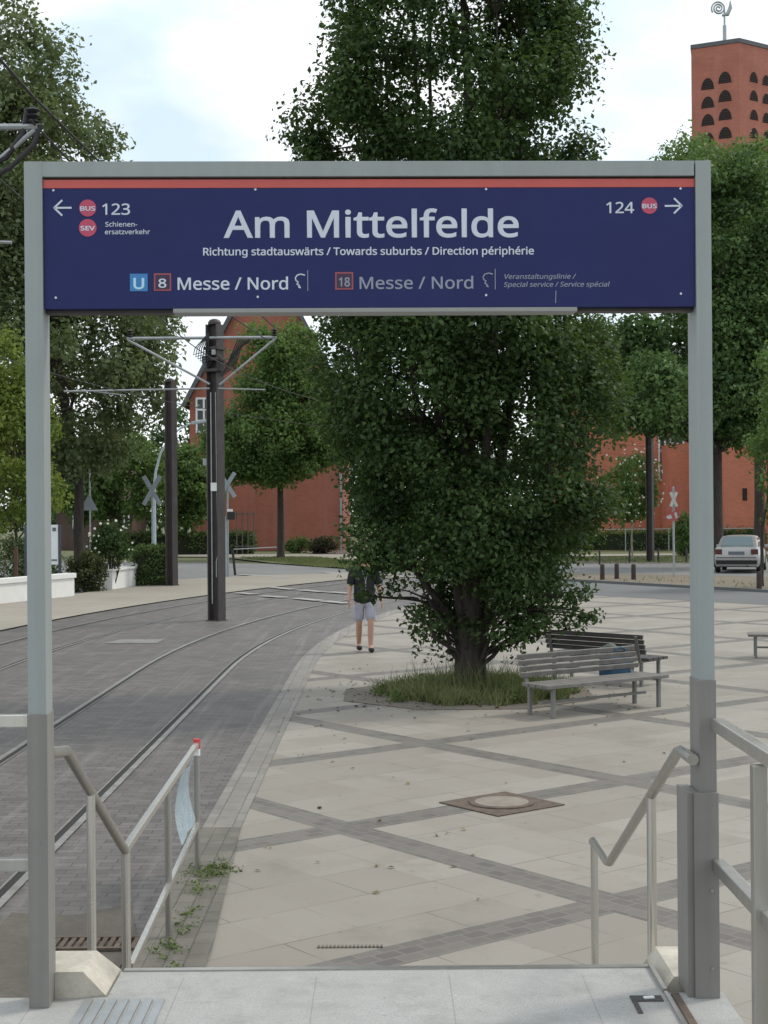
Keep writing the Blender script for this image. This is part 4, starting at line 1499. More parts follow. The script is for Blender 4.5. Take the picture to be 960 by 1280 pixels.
# ------------------------------------------------------------------ trees
TY = 20.3
TN = TY / KD
TX = P(588, 860, TN).x
def oak():
    root = thing('oak_tree', 'tall upright dark oak growing from the grassy bed by the benches', 'tree', (TX, TY, 0))
    rg = random.Random(5)
    # profile: height, crown left, crown right in metres
    prof = []
    for y, l, r in ((-420, 500, 640), (-300, 455, 690), (-150, 425, 722), (0, 408, 738), (60, 413, 742), (100, 385, 745), (150, 360, 750), (200, 368, 752), (300, 372, 758), (400, 374, 766), (500, 386, 777), (560, 415, 780),
                    (620, 430, 778), (680, 432, 752), (720, 450, 725), (750, 478, 705), (775, 505, 690), (795, 530, 655)):
        prof.append((P(480, y, TN).z, P(l, 640, TN).x, P(r, 640, TN).x))
    prof.sort()
    def at_z(z):
        for (z0_, l0, r0), (z1_, l1, r1) in zip(prof, prof[1:]):
            if z0_ <= z <= z1_:
                t = (z - z0_) / (z1_ - z0_)
                return l0 + (l1 - l0) * t, r0 + (r1 - r0) * t
        return None
    clumps = []
    zmin, zmax = prof[0][0], prof[-1][0]
    while len(clumps) < 900:
        z = rg.uniform(zmin, zmax)
        l, r = at_z(z)
        R0 = (r - l) / 2
        if rg.random() > (R0 / 2.4):
            continue
        q_ = rg.uniform(0, 2 * math.pi)
        cr = rg.uniform(0.24, 0.46)
        k = rg.random() ** 0.5
        if rg.random() < 0.5:
            k = rg.uniform(0.85, 1.0)
        R1 = R0 * min(1.07, 0.96 + 0.17 * math.sin(2.0 * q_ + 1.9 * z) * math.sin(1.7 * z + 1.0) + 0.15 * math.sin(3.0 * q_ - 2.7 * z + 0.6) + 0.07 * math.sin(5.0 * q_ + 4.1 * z))
        rad = max(0.05, (R1 - cr * 0.8)) * k
        x = (l + r) / 2 + rad * math.cos(q_)
        y = TY + rad * math.sin(q_) * 0.95
        # keep sky gaps around the forked stems high up
        hx = x - (TX - 0.05)
        if z > 7.4 and abs(hx + 0.12 + 0.15 * math.sin(z * 1.7)) < 0.42 + 0.2 * math.sin(z * 2.3) and rg.random() < 0.62:
            continue
        if z < 1.6 and abs(hx) < 0.35 and y < TY and rg.random() < 0.7:
            continue
        gn = math.sin(x * 2.9 + 1.0) * math.sin(y * 2.6 + z * 0.8) + math.sin(z * 2.4 + x * 1.3 + 0.5) * 0.8 + 0.5 * math.sin(q_ * 4 + z * 3.7)
        if gn < -0.75 and rg.random() < 0.85:
            continue
        if z < 2.6 and rg.random() < 0.12 + 0.14 * math.sin(q_ * 3 + 1):
            continue
        clumps.append((x, y, z, cr))
    # the drooping branch in front of the walker and the low sprig over the bench
    for px, py, d, r in ((452, 743, 10.45, 0.13), (468, 745, 10.45, 0.13), (445, 700, 10.45, 0.24), (462, 715, 10.45, 0.25), (478, 700, 10.45, 0.3), (490, 735, 10.45, 0.2),
                         (458, 690, 10.45, 0.25), (440, 668, 10.45, 0.25), (470, 670, 10.45, 0.3), (520, 770, 10.45, 0.2), (545, 780, 10.45, 0.16),
                         (712, 760, 10.45, 0.17), (728, 745, 10.45, 0.13), (738, 772, 10.45, 0.10), (705, 778, 10.45, 0.15), (722, 770, 10.45, 0.16), (715, 745, 10.4, 0.2), (732, 738, 10.4, 0.16), (745, 770, 10.4, 0.12), (700, 765, 10.4, 0.2), (722, 785, 10.4, 0.12),
                         (655, 795, 10.45, 0.16), (672, 780, 10.45, 0.18)):
        p_ = P(px, py, d)
        clumps.append((p_.x, p_.y, p_.z, r))
    mb = MB()
    b = Vector((TX, TY, 0))
    mb.tube([b + V(0, 0, -0.05), b + V(0, 0, 0.12), b + V(0.0, 0, 0.5), b + V(0.02, 0, 0.85)], [0.30, 0.235, 0.21, 0.20], 14)
    stems = []
    for dx, dy, r0, zt_ in ((0.0, 0.0, 0.15, 11.5), (-0.55, -0.1, 0.075, 8.5), (0.45, 0.15, 0.10, 10.5), (-0.25, 0.3, 0.09, 10.0), (0.75, -0.15, 0.06, 6.0), (-0.85, 0.15, 0.055, 5.0), (0.2, -0.35, 0.08, 9.0), (-0.4, 0.05, 0.07, 11.0)):
        f = b + V(dx * 0.12, dy * 0.12, 0.35 + 0.3 * rg.random())
        pts = [f]
        for i in range(1, 8):
            t = i / 7
            sx = dx * min(1.0, t * 2.2) * (1.0 + t * 0.9)
            sy = dy * min(1.0, t * 2.2) * (1.0 + t * 0.9)
            pts.append(b + V(sx + rg.uniform(-.05, .05), sy + rg.uniform(-.05, .05), f.z + (zt_ - f.z) * t ** 1.15))
        mb.tube(pts, [r0 * (1 - 0.85 * i / 7) for i in range(8)], 9)
        stems.append(pts)
    for k in rg.sample(clumps[:900], 130) + clumps[900:]:
        c_ = Vector(k[:3])
        best = min((p_ for s_ in stems for p_ in s_ if p_.z < c_.z + 0.2), key=lambda p_: (p_ - (c_ - V(0, 0, 0.7))).length, default=stems[0][0])
        limb(mb, best, c_, 0.022, 0.006, rg, 4)
    for sx, sz in ((0.95, 1.25), (1.1, 1.0), (0.8, 1.5), (-0.9, 1.2), (-0.7, 1.6)):     # bare low twigs
        limb(mb, b + V(0.08 * (1 if sx > 0 else -1), -0.1, 0.32), b + V(sx, -0.35, sz), 0.035, 0.007, rg, 5, 0.15)
    mb.build('trunk', M['bark'], root, True, True)
    leaf_cloud('crown', clumps, 235000, 0.076, M['leaf_oak'], root, 51, up=0.5, squash=0.9, shell=0.2, aspect=0.6)
oak()

# street trees beyond
def el(px, py, d, rx, rz_, ry=None):
    p_ = P(px, py, d)
    return (p_.x, p_.y, p_.z, rx, ry or rx, rz_)
tb = P(100, 640, 30)
gapL = lambda p_, rg: (p_.x > -10.2 and p_.z < 12 and rg.random() < 0.12)
tree('linden_tree', 'huge grey-green tree towering over the long white garden wall', 'tree', Q(tb.x, 30, 0), 3.6, 0.22,
     in_ellipsoids([el(30, 420, 30, 6.0, 6.2), el(15, 250, 30, 5.0, 6.2), el(-30, 130, 30, 4.2, 5.0), el(180, 470, 30, 1.5, 3.2, 2.0)], 380, 0.85, 31, 0.55, gapL), 110000, 0.20, 'leaf_grey', 31, None, limbs=34, hang=0.5)
q = P(12, 640, 25)
tree('young_tree', 'yellow-green young tree leaning over the white garden wall', 'tree', Q(q.x - 0.2, 25.9, 0), 1.6, 0.07,
     in_ellipsoids([el(4, 560, 25.8, 1.9, 2.9), el(10, 480, 25.8, 1.3, 2.1), el(62, 610, 25.4, 0.6, 0.9)], 110, 0.5, 32), 16000, 0.15, 'leaf_yellow', 32, None, limbs=14)
q = P(150, 640, 46)
tree('street_tree', 'round mid green tree across the road behind the lamp', 'tree', Q(q.x, 46, 0), 2.2, 0.14,
     in_ellipsoids([el(150, 595, 46, 3.2, 3.0), el(100, 605, 46, 2.2, 2.6)], 150, 0.65, 33), 22000, 0.22, 'leaf_linden', 33, 'trees across the road', limbs=12)
q = P(232, 640, 48)
tree('street_tree', 'narrow green tree between the plain mast and brick gable', 'tree', Q(q.x, 48, 0), 1.8, 0.13,
     in_ellipsoids([el(230, 612, 48, 2.0, 3.0), el(258, 615, 49, 1.3, 2.4)], 110, 0.6, 34), 16000, 0.22, 'leaf_linden', 34, 'trees across the road', limbs=12)
q = G(351, 699)
tree('linden_tree', 'broad bright green linden on the verge before the brick hall', 'tree', (q.x, q.y, 0.05), 3.9, 0.19,
     in_ellipsoids([el(345, 545, 42, 3.9, 2.9), el(350, 460, 42, 2.9, 3.0), el(300, 560, 42, 2.2, 2.2), el(400, 520, 42, 2.4, 3.4), el(330, 585, 42, 2.6, 1.4)], 260, 0.8, 35), 52000, 0.20, 'leaf_linden', 35, 'trees across the road', limbs=26)
q = P(896, 640, 34)
tree('maple_tree', 'big dark spreading tree overhanging the silver car', 'tree', Q(q.x, 34, 0), 4.8, 0.30,
     in_ellipsoids([el(880, 460, 34, 3.7, 3.2), el(900, 300, 34, 3.2, 4.6), el(825, 490, 33, 1.9, 2.3), el(945, 400, 34, 2.6, 4.5), el(850, 220, 34, 1.4, 1.9), el(800, 420, 33, 1.3, 2.2), el(815, 490, 31.5, 1.7, 1.9), el(772, 455, 33.5, 1.5, 2.4), el(742, 450, 35, 1.4, 2.4), el(775, 528, 34, 1.3, 1.0), el(920, 530, 34, 2.2, 1.2), el(795, 515, 33, 1.6, 1.4), el(850, 515, 33, 1.8, 1.4)], 460, 0.8, 36), 104000, 0.20, 'leaf_right', 36, None, limbs=34)
q = P(960, 640, 42)
tree('maple_tree', 'tall paler green tree rising in front of the brick tower', 'tree', Q(q.x, 43, 0), 6.0, 0.30,
     in_ellipsoids([el(945, 300, 43, 4.6, 5.6), el(880, 245, 43, 3.3, 3.8), el(975, 235, 43, 3.2, 3.8), el(850, 330, 42, 2.4, 4.5)], 270, 0.9, 37), 52000, 0.22, 'leaf_linden', 37, None, limbs=24)
q = P(975, 640, 24)
tree('young_tree', 'leafy young tree at the kerb in front of the silver car', 'tree', Q(q.x, 25.2, 0), 1.8, 0.06,
     in_ellipsoids([el(985, 570, 25, 1.3, 2.9), el(975, 480, 25, 0.8, 1.6)], 80, 0.42, 38), 8500, 0.13, 'leaf_linden', 38, None, limbs=12)
q = P(788, 640, 40)
tree('blossom_tree', 'small round tree with pale blossoms and thin pale trunk', 'tree', Q(P(790, 640, 40).x, 40, 0), 1.7, 0.05,
     in_ellipsoids([el(787, 608, 40, 1.7, 2.1)], 85, 0.42, 39), 10500, 0.13, 'leaf_linden', 39, None, bark='barkpale', limbs=12)
mb = MB()
rg = random.Random(4)
bt = [o for o in bpy.data.objects if o.name.startswith('blossom_tree')][0]
cc = P(787, 608, 40)
for i in range(70):
    d_ = Vector((rg.gauss(0, 1), -abs(rg.gauss(0, 1)), rg.gauss(0, 1))).normalized()
    bm = bmesh.new()
    bmesh.ops.create_icosphere(bm, subdivisions=1, radius=rg.uniform(0.03, 0.06), matrix=Matrix.Translation(cc + Vector((d_.x * 1.7, d_.y * 1.7, d_.z * 2.1))))
    mb.bm(bm)
mb.build('blossom', M['petal'], bt, True)
# wood far behind, closing the view
cl = []
for i, (px, y) in enumerate(((-60, 80), (40, 78), (90, 74), (130, 76), (200, 80), (250, 84), (440, 84), (500, 82), (590, 80), (680, 78), (760, 84), (1010, 90))):
    cl += in_ellipsoids([el(px, 600, y, 5.5, 4.6), el(px + 20, 560, y, 3.5, 4.5), el(px + 10, 650, y, 5.0, 1.8)], 80, 1.1, 60 + i)
fw = leaf_cloud('far_woods', cl, 66000, 0.42, M['leaf_far'], None, 70)
tag(fw, 'dim green line of far trees closing the street', 'trees', kind='stuff')

# grass round the oak, weeds at the railing, grass on the verges
def blades(name, pts, mat, h, seed, label, wd=0.012, lean_=0.35):
    rg = np.random.default_rng(seed)
    p = np.array(pts, float)
    n = len(p)
    hh = h * (0.45 + 0.75 * rg.random(n))[:, None]
    a = rg.random(n) * 2 * np.pi
    s = np.stack([np.cos(a), np.sin(a), np.zeros(n)], 1) * wd * (0.6 + 0.8 * rg.random(n))[:, None]
    ln = np.stack([rg.normal(size=n), rg.normal(size=n), np.zeros(n)], 1) * hh * lean_
    up = np.array([0, 0, 1.0])
    v = np.stack([p - s, p + s, p + ln * 0.9 + up * hh + s * 0.15, p + ln * 0.9 + up * hh - s * 0.15], 1).reshape(-1, 3)
    o_ = quads(name, v, mat, None)
    return tag(o_, label, 'grass', kind='stuff')
rg = random.Random(9)
BX, BY = 1.10, 20.0
def noise2(x, y):
    return math.sin(x * 2.1 + 1.3) * math.sin(y * 2.7 + .4) + 0.6 * math.sin(x * 5.3 + y * 3.1) + 0.4 * math.sin(x * 9.1 - y * 7.7)
oct_ = []
for k in range(8):
    q_ = R(22.5 + 45 * k)
    oct_.append((BX + 1.78 * math.cos(q_), BY + 1.72 * math.sin(q_)))
sheet('planting_bed', oct_, 0.014, M['soil'])
pts = []
while len(pts) < 9500:
    x, y = rg.uniform(-1.5, 1.5), rg.uniform(-1.45, 1.45)
    rr = math.hypot((x - 0.12) / 1.26, y / 1.28)
    if rr > 1.0 + 0.12 * noise2(x * 2, y * 2) or (rr > 0.7 and rg.random() < (rr - 0.7) * 1.5):
        continue
    if noise2(x, y) < -0.5 and rg.random() < 0.7:
        continue
    pts.append((BX + x, BY + y, 0.012))
blades('grass', pts, M['grassblade'], 0.19, 3, 'long unmown grass filling the bed round the oak', 0.008, 0.6)
tall = []
for _ in range(700):
    x, y = rg.gauss(0.1, 0.42), rg.gauss(0.1, 0.42)
    tall.append((BX + x, BY + y, 0.012))
blades('tall_grass', tall, M['grassblade'], 0.42, 13, 'taller grass stalks round the foot of the oak', 0.006, 0.4)
wc = []
for _ in range(60):
    q_ = rg.uniform(0, 6.28)
    rr = rg.uniform(0.2, 1.35)
    wc.append((BX + rr * math.cos(q_), BY + rr * math.sin(q_), 0.07, rg.uniform(0.06, 0.12)))
bw = leaf_cloud('bed_weeds', wc, 3200, 0.05, M['weed'], None, 14, up=0.8, squash=0.8)
tag(bw, 'leafy weeds mixed into the grass of the oak bed', 'weeds', kind='stuff')
lit = []
for _ in range(420):
    q_ = rg.uniform(0, 6.28)
    rr = abs(rg.gauss(0, 1.0)) + 0.9
    lit.append((BX + rr * math.cos(q_), BY + rr * math.sin(q_) * 0.95, 0.022, 0.01))
for _ in range(260):
    lit.append((rg.uniform(-1.2, 4), rg.uniform(9, 24), 0.018, 0.006))
lc = leaf_cloud('leaf_litter', lit, 700, 0.045, M['litter'], None, 15, up=3.0, squash=0.3)
tag(lc, 'scattered dry leaves on the bed and plaza', 'leaf litter', kind='stuff')
pts = []
while len(pts) < 2600:
    if rg.random() < 0.5:
        y = rg.gauss(10.1, 0.20)
        x = -1.24 + rg.gauss(0.03, 0.07)
    else:
        y = rg.uniform(7.4, 9.2)
        x = -1.20 + rg.gauss(0, 0.05)
    pts.append((x, y, 0.014))
wl = leaf_cloud('weeds', [(x, y, 0.025, 0.045) for x, y, _ in pts[:75]], 1600, 0.020, M['weed'], None, 8, up=0.8, squash=0.7)
tag(wl, 'small weeds sprouting under the low track railing', 'weeds', kind='stuff')
pts = []
for _ in range(9000):
    y = rg.uniform(33.5, 43)
    x = -1.0 - (y - 34) * 0.62 + rg.uniform(-1.2, 2.8) * (1 if y > 35 else 0.5)
    pts.append((x, KD * y, 0.05))
for _ in range(9000):
    pts.append((rg.uniform(4, 26), KD * rg.uniform(36.8, 42), -0.02))
for _ in range(150):
    t = rg.random()
    pts.append((7.2 + t * 7 + rg.uniform(-.1, 2.6), KD * (27.4 - t * 6.1 + rg.uniform(0, 1.6) + 0.1), 0.02))
blades('verge_grass', pts, M['grassblade'], 0.10, 5, 'short patchy grass on the verges across the road', 0.02)

# ------------------------------------------------------------------ overhead line masts
def mast_mesh(root, h, rz, arms=True):
    mb = MB()
    mb.box((0, 0, h / 2), (0.020, 0.26, h), rz)
    c, s = math.cos(rz), math.sin(rz)
    mb.build('web', M['mast'], root)
    for sg, mt in ((-1, 'mast'), (1, 'mastlight')):  # one flange takes the lighter steel as its painted lit side
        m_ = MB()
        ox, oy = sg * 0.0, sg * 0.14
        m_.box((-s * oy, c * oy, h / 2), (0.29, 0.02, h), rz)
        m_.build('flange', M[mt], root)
    m_ = MB()
    m_.lathe([(0.15, 0), (0.15, 0.05), (0.12, 0.10), (0.05, 0.13)], (0, 0, h), 14)
    m_.build('cap', M['mast'], root)
    m_ = MB()
    m_.box((0, 0, 0.012), (0.34, 0.36, 0.024), rz)
    m_.build('base_plate', M['mast'], root)

def bracket_mast(label, loc):
    root = thing('line_mast', label, 'mast', loc, 0, 'overhead line masts along the tracks')
    mast_mesh(root, 6.75, R(62))
    mb = MB()
    mb.tube([V(-1.97, -0.17, 6.43), V(1.43, -0.17, 6.43)], 0.035, 8)
    mb.build('crossarm', M['galv'], root)
    for a, b in (((-1.95, -0.17, 6.40), (-0.10, -0.17, 5.38)), ((1.40, -0.17, 6.40), (0.12, -0.17, 5.36))):
        m_ = MB()
        m_.tube([V(*a), V(*b)], 0.027, 8)
        m_.build('strut', M['galv'], root)
    mb = MB()
    mb.tube([V(-3.4, -0.2, 5.24), V(-0.1, -0.2, 5.28)], 0.022, 6)
    mb.tube([V(-3.0, -0.2, 5.27), V(-2.0, -0.2, 5.14)], 0.014, 6)
    mb.tube([V(0.1, -0.2, 5.28), V(1.16, -0.2, 5.24)], 0.018, 6)
    mb.build('steady_arm', M['galv'], root)
    for x in (-1.9, 1.38):
        m_ = MB()
        m_.lathe([(0.03, 0), (0.075, 0.02), (0.03, 0.05), (0.075, 0.08), (0.03, 0.11), (0.075, 0.14), (0.03, 0.17)], (x, -0.17, 6.46), 10)
        m_.build('insulator', M['cable'], root)
    mb = MB()
    for i in range(7):
        x = 0.10 + 0.05 * i
        mb.tube([V(0.05, -0.2, 5.75 + 0.05 * i), V(x + 0.08, -0.2, 5.55 + 0.03 * i), V(x + 0.22, -0.2, 5.85 + 0.06 * i), V(x + 0.45, -0.2, 6.38)], 0.014, 5)
        mb.tube([V(-0.05, -0.2, 5.85 + 0.05 * i), V(-x - 0.06, -0.2, 5.75 + 0.05 * i), V(-x - 0.02, -0.2, 6.2), V(-0.1, -0.2, 6.55)], 0.012, 5)
    mb.build('cable_loop', M['cable'], root)
    mb = MB()
    for z in (5.7, 5.95, 6.2):
        mb.box((0, -0.03, z), (0.36, 0.38, 0.07), R(62), 0.01)
    mb.build('clamp', M['mast'], root)
    mb = MB()
    mb.box((-0.23, -0.10, 5.95), (0.10, 0.10, 0.16), 0, 0.01)
    mb.box((0.0, -0.19, 6.1), (0.09, 0.09, 0.12), 0, 0.01)
    mb.box((-0.24, 0.0, 3.62), (0.09, 0.09, 0.16), 0, 0.01)
    mb.build('junction_box', M['galv'], root)
    mb = MB()
    mb.tube([V(-0.08, -0.15, 0.4), V(-0.08, -0.15, 5.2)], 0.014, 6)
    mb.tube([V(0.02, -0.17, 1.0), V(0.02, -0.17, 1.35), V(0.06, -0.17, 1.5), V(0.03, -0.17, 5.2)], 0.012, 6)
    mb.build('conduit', M['galv'], root)
    mb = MB()
    mb.box((-0.02, -0.176, 3.05), (0.15, 0.012, 0.19))
    mb.build('notice_plate', M['signwhite'], root)
    return root
q = G(271, 776)
MX, MY = q.x, q.y
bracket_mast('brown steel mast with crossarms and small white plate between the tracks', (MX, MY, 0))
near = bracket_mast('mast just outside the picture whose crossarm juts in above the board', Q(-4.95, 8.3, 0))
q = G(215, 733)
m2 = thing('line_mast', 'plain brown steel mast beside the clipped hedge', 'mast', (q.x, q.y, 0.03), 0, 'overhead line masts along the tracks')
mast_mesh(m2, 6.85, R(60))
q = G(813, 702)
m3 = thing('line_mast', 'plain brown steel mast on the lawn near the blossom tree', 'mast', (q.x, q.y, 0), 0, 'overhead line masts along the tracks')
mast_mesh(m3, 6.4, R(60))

def wire(label, pts, r, cat='cable', group=None):
    mb = MB()
    mb.tube(pts, r, 6)
    tag(mb.build('overhead_wire', M['cable'], None, False, True), label, cat, group)
def sag(a, b, s, n=14):
    return [Vector(a).lerp(Vector(b), i / n) - V(0, 0, s * math.sin(math.pi * i / n)) for i in range(n + 1)]
wire('thick black feeder cable running between the two bracket masts', sag(Q(-3.55, 8.2, 6.72), (MX + 1.38, MY - 0.17, 6.66), 0.05), 0.014, group='overhead wires')
wire('second feeder cable hung slightly lower between the bracket masts', sag(Q(-3.55, 8.1, 6.45), (MX + 1.2, MY - 0.17, 6.38), 0.22), 0.012, group='overhead wires')
wire('feeder cable running back over the platform from the near crossarm', sag(Q(-3.55, 8.2, 6.72), Q(-3.7, -6, 7.0), 0.15), 0.015, group='overhead wires')
cw1 = [(c[0], c[1], 5.22) for c in curve(*AC, 61.92, 29, -6, 26)]
cw2 = [(c[0], c[1], 5.22) for c in curve(*DC, 69.28, 29, -6, 26)]
wire('thin contact wire above the tram track beside the plaza', cw1, 0.008, group='overhead wires')
wire('thin contact wire above the tram track beside the pavement', cw2, 0.008, group='overhead wires')
# curved hanger tubes on the near crossarm
mb = MB()
mb.tube([Q(-3.62, 8.21, 6.62), Q(-3.68, 8.21, 6.35), Q(-3.85, 8.21, 6.12), Q(-4.2, 8.21, 5.95)], 0.03, 8)
mb.tube([Q(-3.50, 8.21, 6.45), Q(-3.56, 8.21, 6.25), Q(-3.8, 8.21, 6.02), Q(-4.2, 8.21, 5.80)], 0.026, 8)
mb.build('hanger_tube', M['cable'], near, True, True)

# ------------------------------------------------------------------ lamp, signs, crosses
lx = P(193, 640, 35).x
lamp = thing('street_lamp', 'pale street lamp with arm curving towards the brick gable', 'street lamp', Q(lx, 35, 0))
mb = MB()
ptl = [Q(lx, 35, -0.02), Q(lx, 35, 3.6)]
for px, py in ((195, 588), (201, 566), (212, 547), (226, 535), (240, 529)):
    ptl.append(P(px, py, 35))
mb.tube(ptl, [0.075, 0.065, 0.055, 0.05, 0.045, 0.04, 0.035], 10)
mb.build('pole', M['lampwhite'], lamp, True, True)
mb = MB()
a, b = P(239, 529, 35), P(263, 525, 35)
mb.bar(a, b, 0.24, 0.13, bev=0.04)
mb.build('lamp_head', M['lampwhite'], lamp, True)

def cross(label, px, py, d, hgt, wd, face, tips, hpole, rz=0.0, lean_=1.0):
    p_ = P(px, py, d)
    root = thing('crossing_sign', label, 'crossing sign', (p_.x, p_.y, 0), rz, 'diagonal cross signs at the tram crossing')
    mb = MB()
    mb.tube([V(0, 0.05, 0), V(0, 0.05, hpole)], 0.04, 8)
    mb.build('post', M['galv'] if face != 'signback' else M['signback'], root)
    for sg in (-1, 1):
        m_ = MB()
        off = 0.0 if sg < 0 else -0.022
        a, b = V(-sg * wd / 2, off - 0.01, p_.z - hgt / 2), V(sg * wd / 2, off - 0.01, p_.z + hgt / 2)
        m_.bar(a, b, 0.02, wd * 0.26, up=(0, 0, 1))
        ar = m_.build('cross_arm', M[face], root)
        if tips:
            m_ = MB()
            m_.bar(a.lerp(b, -0.01) - V(0, 0.004, 0), a.lerp(b, 0.24) - V(0, 0.004, 0), 0.024, wd * 0.26 + 0.004)
            m_.bar(a.lerp(b, 0.76) - V(0, 0.004, 0), a.lerp(b, 1.01) - V(0, 0.004, 0), 0.024, wd * 0.26 + 0.004)
            m_.build('red_tip', M['crossred'], ar)
    return root
cross('grey back of a diagonal cross sign beside the pale lamp', 190, 613, 34.5, 1.25, 0.72, 'signback', False, 3.3)
cross('grey diagonal cross sign half hidden by the bracket mast', 284, 606, 31, 0.95, 0.60, 'signback', False, 3.7)
c3 = cross('white diagonal cross sign with red tips near the bollards', 842, 624, 29, 1.0, 0.42, 'crosswhite', True, 3.3)
mb = MB()
q = P(836, 645, 29)
mb.prism([(-0.42, -0.06, q.z - 0.08), (0.08, -0.06, q.z + 0.22), (0.22, -0.06, q.z - 0.02), (0.05, -0.06, q.z - 0.20)], (0, 0.02, 0))
mb.build('red_arrow', M['crossred'], c3)
mb = MB()
mb.prism([(-0.30, -0.066, q.z - 0.03), (-0.12, -0.066, q.z + 0.06), (-0.06, -0.066, q.z - 0.08), (-0.2, -0.066, q.z - 0.12)], (0, 0.004, 0))
mb.prism([(0.0, -0.066, q.z + 0.10), (0.08, -0.066, q.z + 0.15), (0.14, -0.066, q.z - 0.05), (0.06, -0.066, q.z - 0.1)], (0, 0.004, 0))
mb.build('white_patch', M['crosswhite'], c3)
sig = thing('crossing_signal', 'black signal box with white top beside the bracket mast', 'signal', Q(P(283, 640, 30.5).x, 30.5, 0.03))
mb = MB()
q = P(289, 642, 30.5)
mb.box((q.x, q.y, q.z - 0.08), (0.30, 0.2, 0.30), 0, 0.03)
mb.build('signal_box', M['black'], sig, True)
mb = MB()
mb.box((q.x - 0.05, q.y, q.z + 0.12), (0.2, 0.18, 0.10), 0, 0.02)
mb.build('hood', M['signwhite'], sig, True)
mb = MB()
mb.tube([V(q.x - 0.22, q.y, 0.03), V(q.x - 0.22, q.y, q.z - 0.1)], 0.05, 8)
mb.build('post', M['galv'], sig, True)
bp = thing('barrier', 'leaning black post with thin pale rail at the road edge', 'barrier', tuple(G(294, 719)))
q = G(294, 719)
mb = MB()
mb.tube([V(q.x, q.y, 0), V(q.x - 0.10, q.y, 1.05)], 0.05, 8)
mb.build('post', M['black'], bp, True, True)
mb = MB()
mb.tube([V(q.x - 0.09, q.y + 0.05, 1.02), V(q.x + 1.6, q.y + 0.6, 1.08)], 0.022, 6)
mb.build('rail', M['galv'], bp, True, True)

tri = thing('warning_sign', 'grey back of a triangular traffic sign on thin pole', 'traffic sign', Q(P(112, 640, 33).x, 33, 0))
mb = MB()
q = P(112, 560, 33)
mb.tube([V(q.x, q.y, 0), V(q.x, q.y, q.z)], 0.035, 8)
mb.build('pole', M['galv'], tri, True, True)
mb = MB()
a, b, c_ = P(100, 638, 33), P(123, 638, 33), P(111.5, 617, 33)
mb.prism([(a.x, a.y - 0.07, a.z), (b.x, a.y - 0.07, b.z), (c_.x, a.y - 0.07, c_.z)], (0, 0.02, 0))
mb.build('sign_plate', M['signback'], tri, True)

nb = thing('notice_case', 'white notice case in blue frame behind the portal post', 'notice case', Q(P(52, 640, 24.6).x, 24.6, 0))
a, b = P(34, 706, 24.6), P(73, 656, 24.6)
mb = MB()
mb.box(((a.x + b.x) / 2, a.y, (a.z + b.z) / 2), (b.x - a.x, 0.08, b.z - a.z), 0, 0.01)
nf = mb.build('face', M['signwhite'], nb, True)
mb = MB()
for x in (a.x - 0.035, b.x + 0.035):
    mb.box((x, a.y, (a.z + b.z) / 2 - 0.25), (0.07, 0.12, b.z - a.z + 0.5))
mb.build('frame', simple('slate_blue', (0.045, 0.055, 0.075), 0.5), nb, True)
mb = MB()
mb.box((b.x - 0.12, a.y - 0.045, b.z - 0.14), (0.11, 0.012, 0.11))
mb.box((b.x - 0.13, a.y - 0.045, a.z + 0.14), (0.18, 0.012, 0.05))
mb.build('emblem_patch', M['plate'], nf, True)
gpst = MB()
q = P(20, 700, 24)
gpst.box((q.x, q.y, 0.75), (0.10, 0.10, 1.5), 0, 0.01)
tag(gpst.build('gate_post', simple('reddish_post', (0.09, 0.045, 0.035), 0.8)), 'reddish brown gate post behind the long white garden wall', 'post')

# ------------------------------------------------------------------ benches and bag
def slat_bench(label, loc, rz, wood, length=1.72, back=True):
    root = thing('park_bench', label, 'bench', loc, rz, 'slatted benches round the oak')
    h = length / 2
    mb = MB()
    for i in range(4):
        mb.box((0, -0.24 + i * 0.125, 0.375), (length, 0.105, 0.04), 0, 0.006)
    mb.build('seat', M[wood], root)
    if back:
        mb = MB()
        for i in range(4):
            z = 0.480 + i * 0.070
            y = 0.225 + i * 0.024
            mb.bar((-h + 0.02, y, z), (h - 0.02, y, z), 0.030, 0.060, up=(0, -0.28, 1), bev=0.005)
        mb.build('backrest', M[wood], root)
    for sx in (-1, 1):
        for y, zt_ in ((-0.23, 0.355), (0.19, 0.355)):
            m_ = MB()
            m_.box((sx * (h - 0.12), y, zt_ / 2), (0.042, 0.042, zt_), 0, 0.004)
            m_.build('leg', M['benchleg'], root)
    mb = MB()
    for sx in (-h + 0.12, h - 0.12):
        if back:
            mb.bar((sx, 0.222, 0.33), (sx, 0.325, 0.70), 0.045, 0.02, up=(0, -1, 0))
        mb.bar((sx, -0.25, 0.342), (sx, 0.2, 0.342), 0.045, 0.024)
    mb.bar((-h + 0.12, 0.0, 0.16), (h - 0.12, 0.0, 0.16), 0.035, 0.03)
    mb.build('frame', M['benchleg'], root)
    return root
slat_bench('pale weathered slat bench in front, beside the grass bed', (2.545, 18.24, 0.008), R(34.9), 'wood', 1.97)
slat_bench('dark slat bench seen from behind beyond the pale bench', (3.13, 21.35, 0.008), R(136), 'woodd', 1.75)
slat_bench('backless pale slat bench alone across the plaza', (6.88, 24.55, 0.008), R(-12), 'wood', 1.80, False)
bag = thing('blue_bag', 'bulky dark blue bag hanging behind the pale bench', 'bag', (2.92, 18.93, 0.29), R(34.9))
mb = MB()
rings = []
rg = random.Random(2)
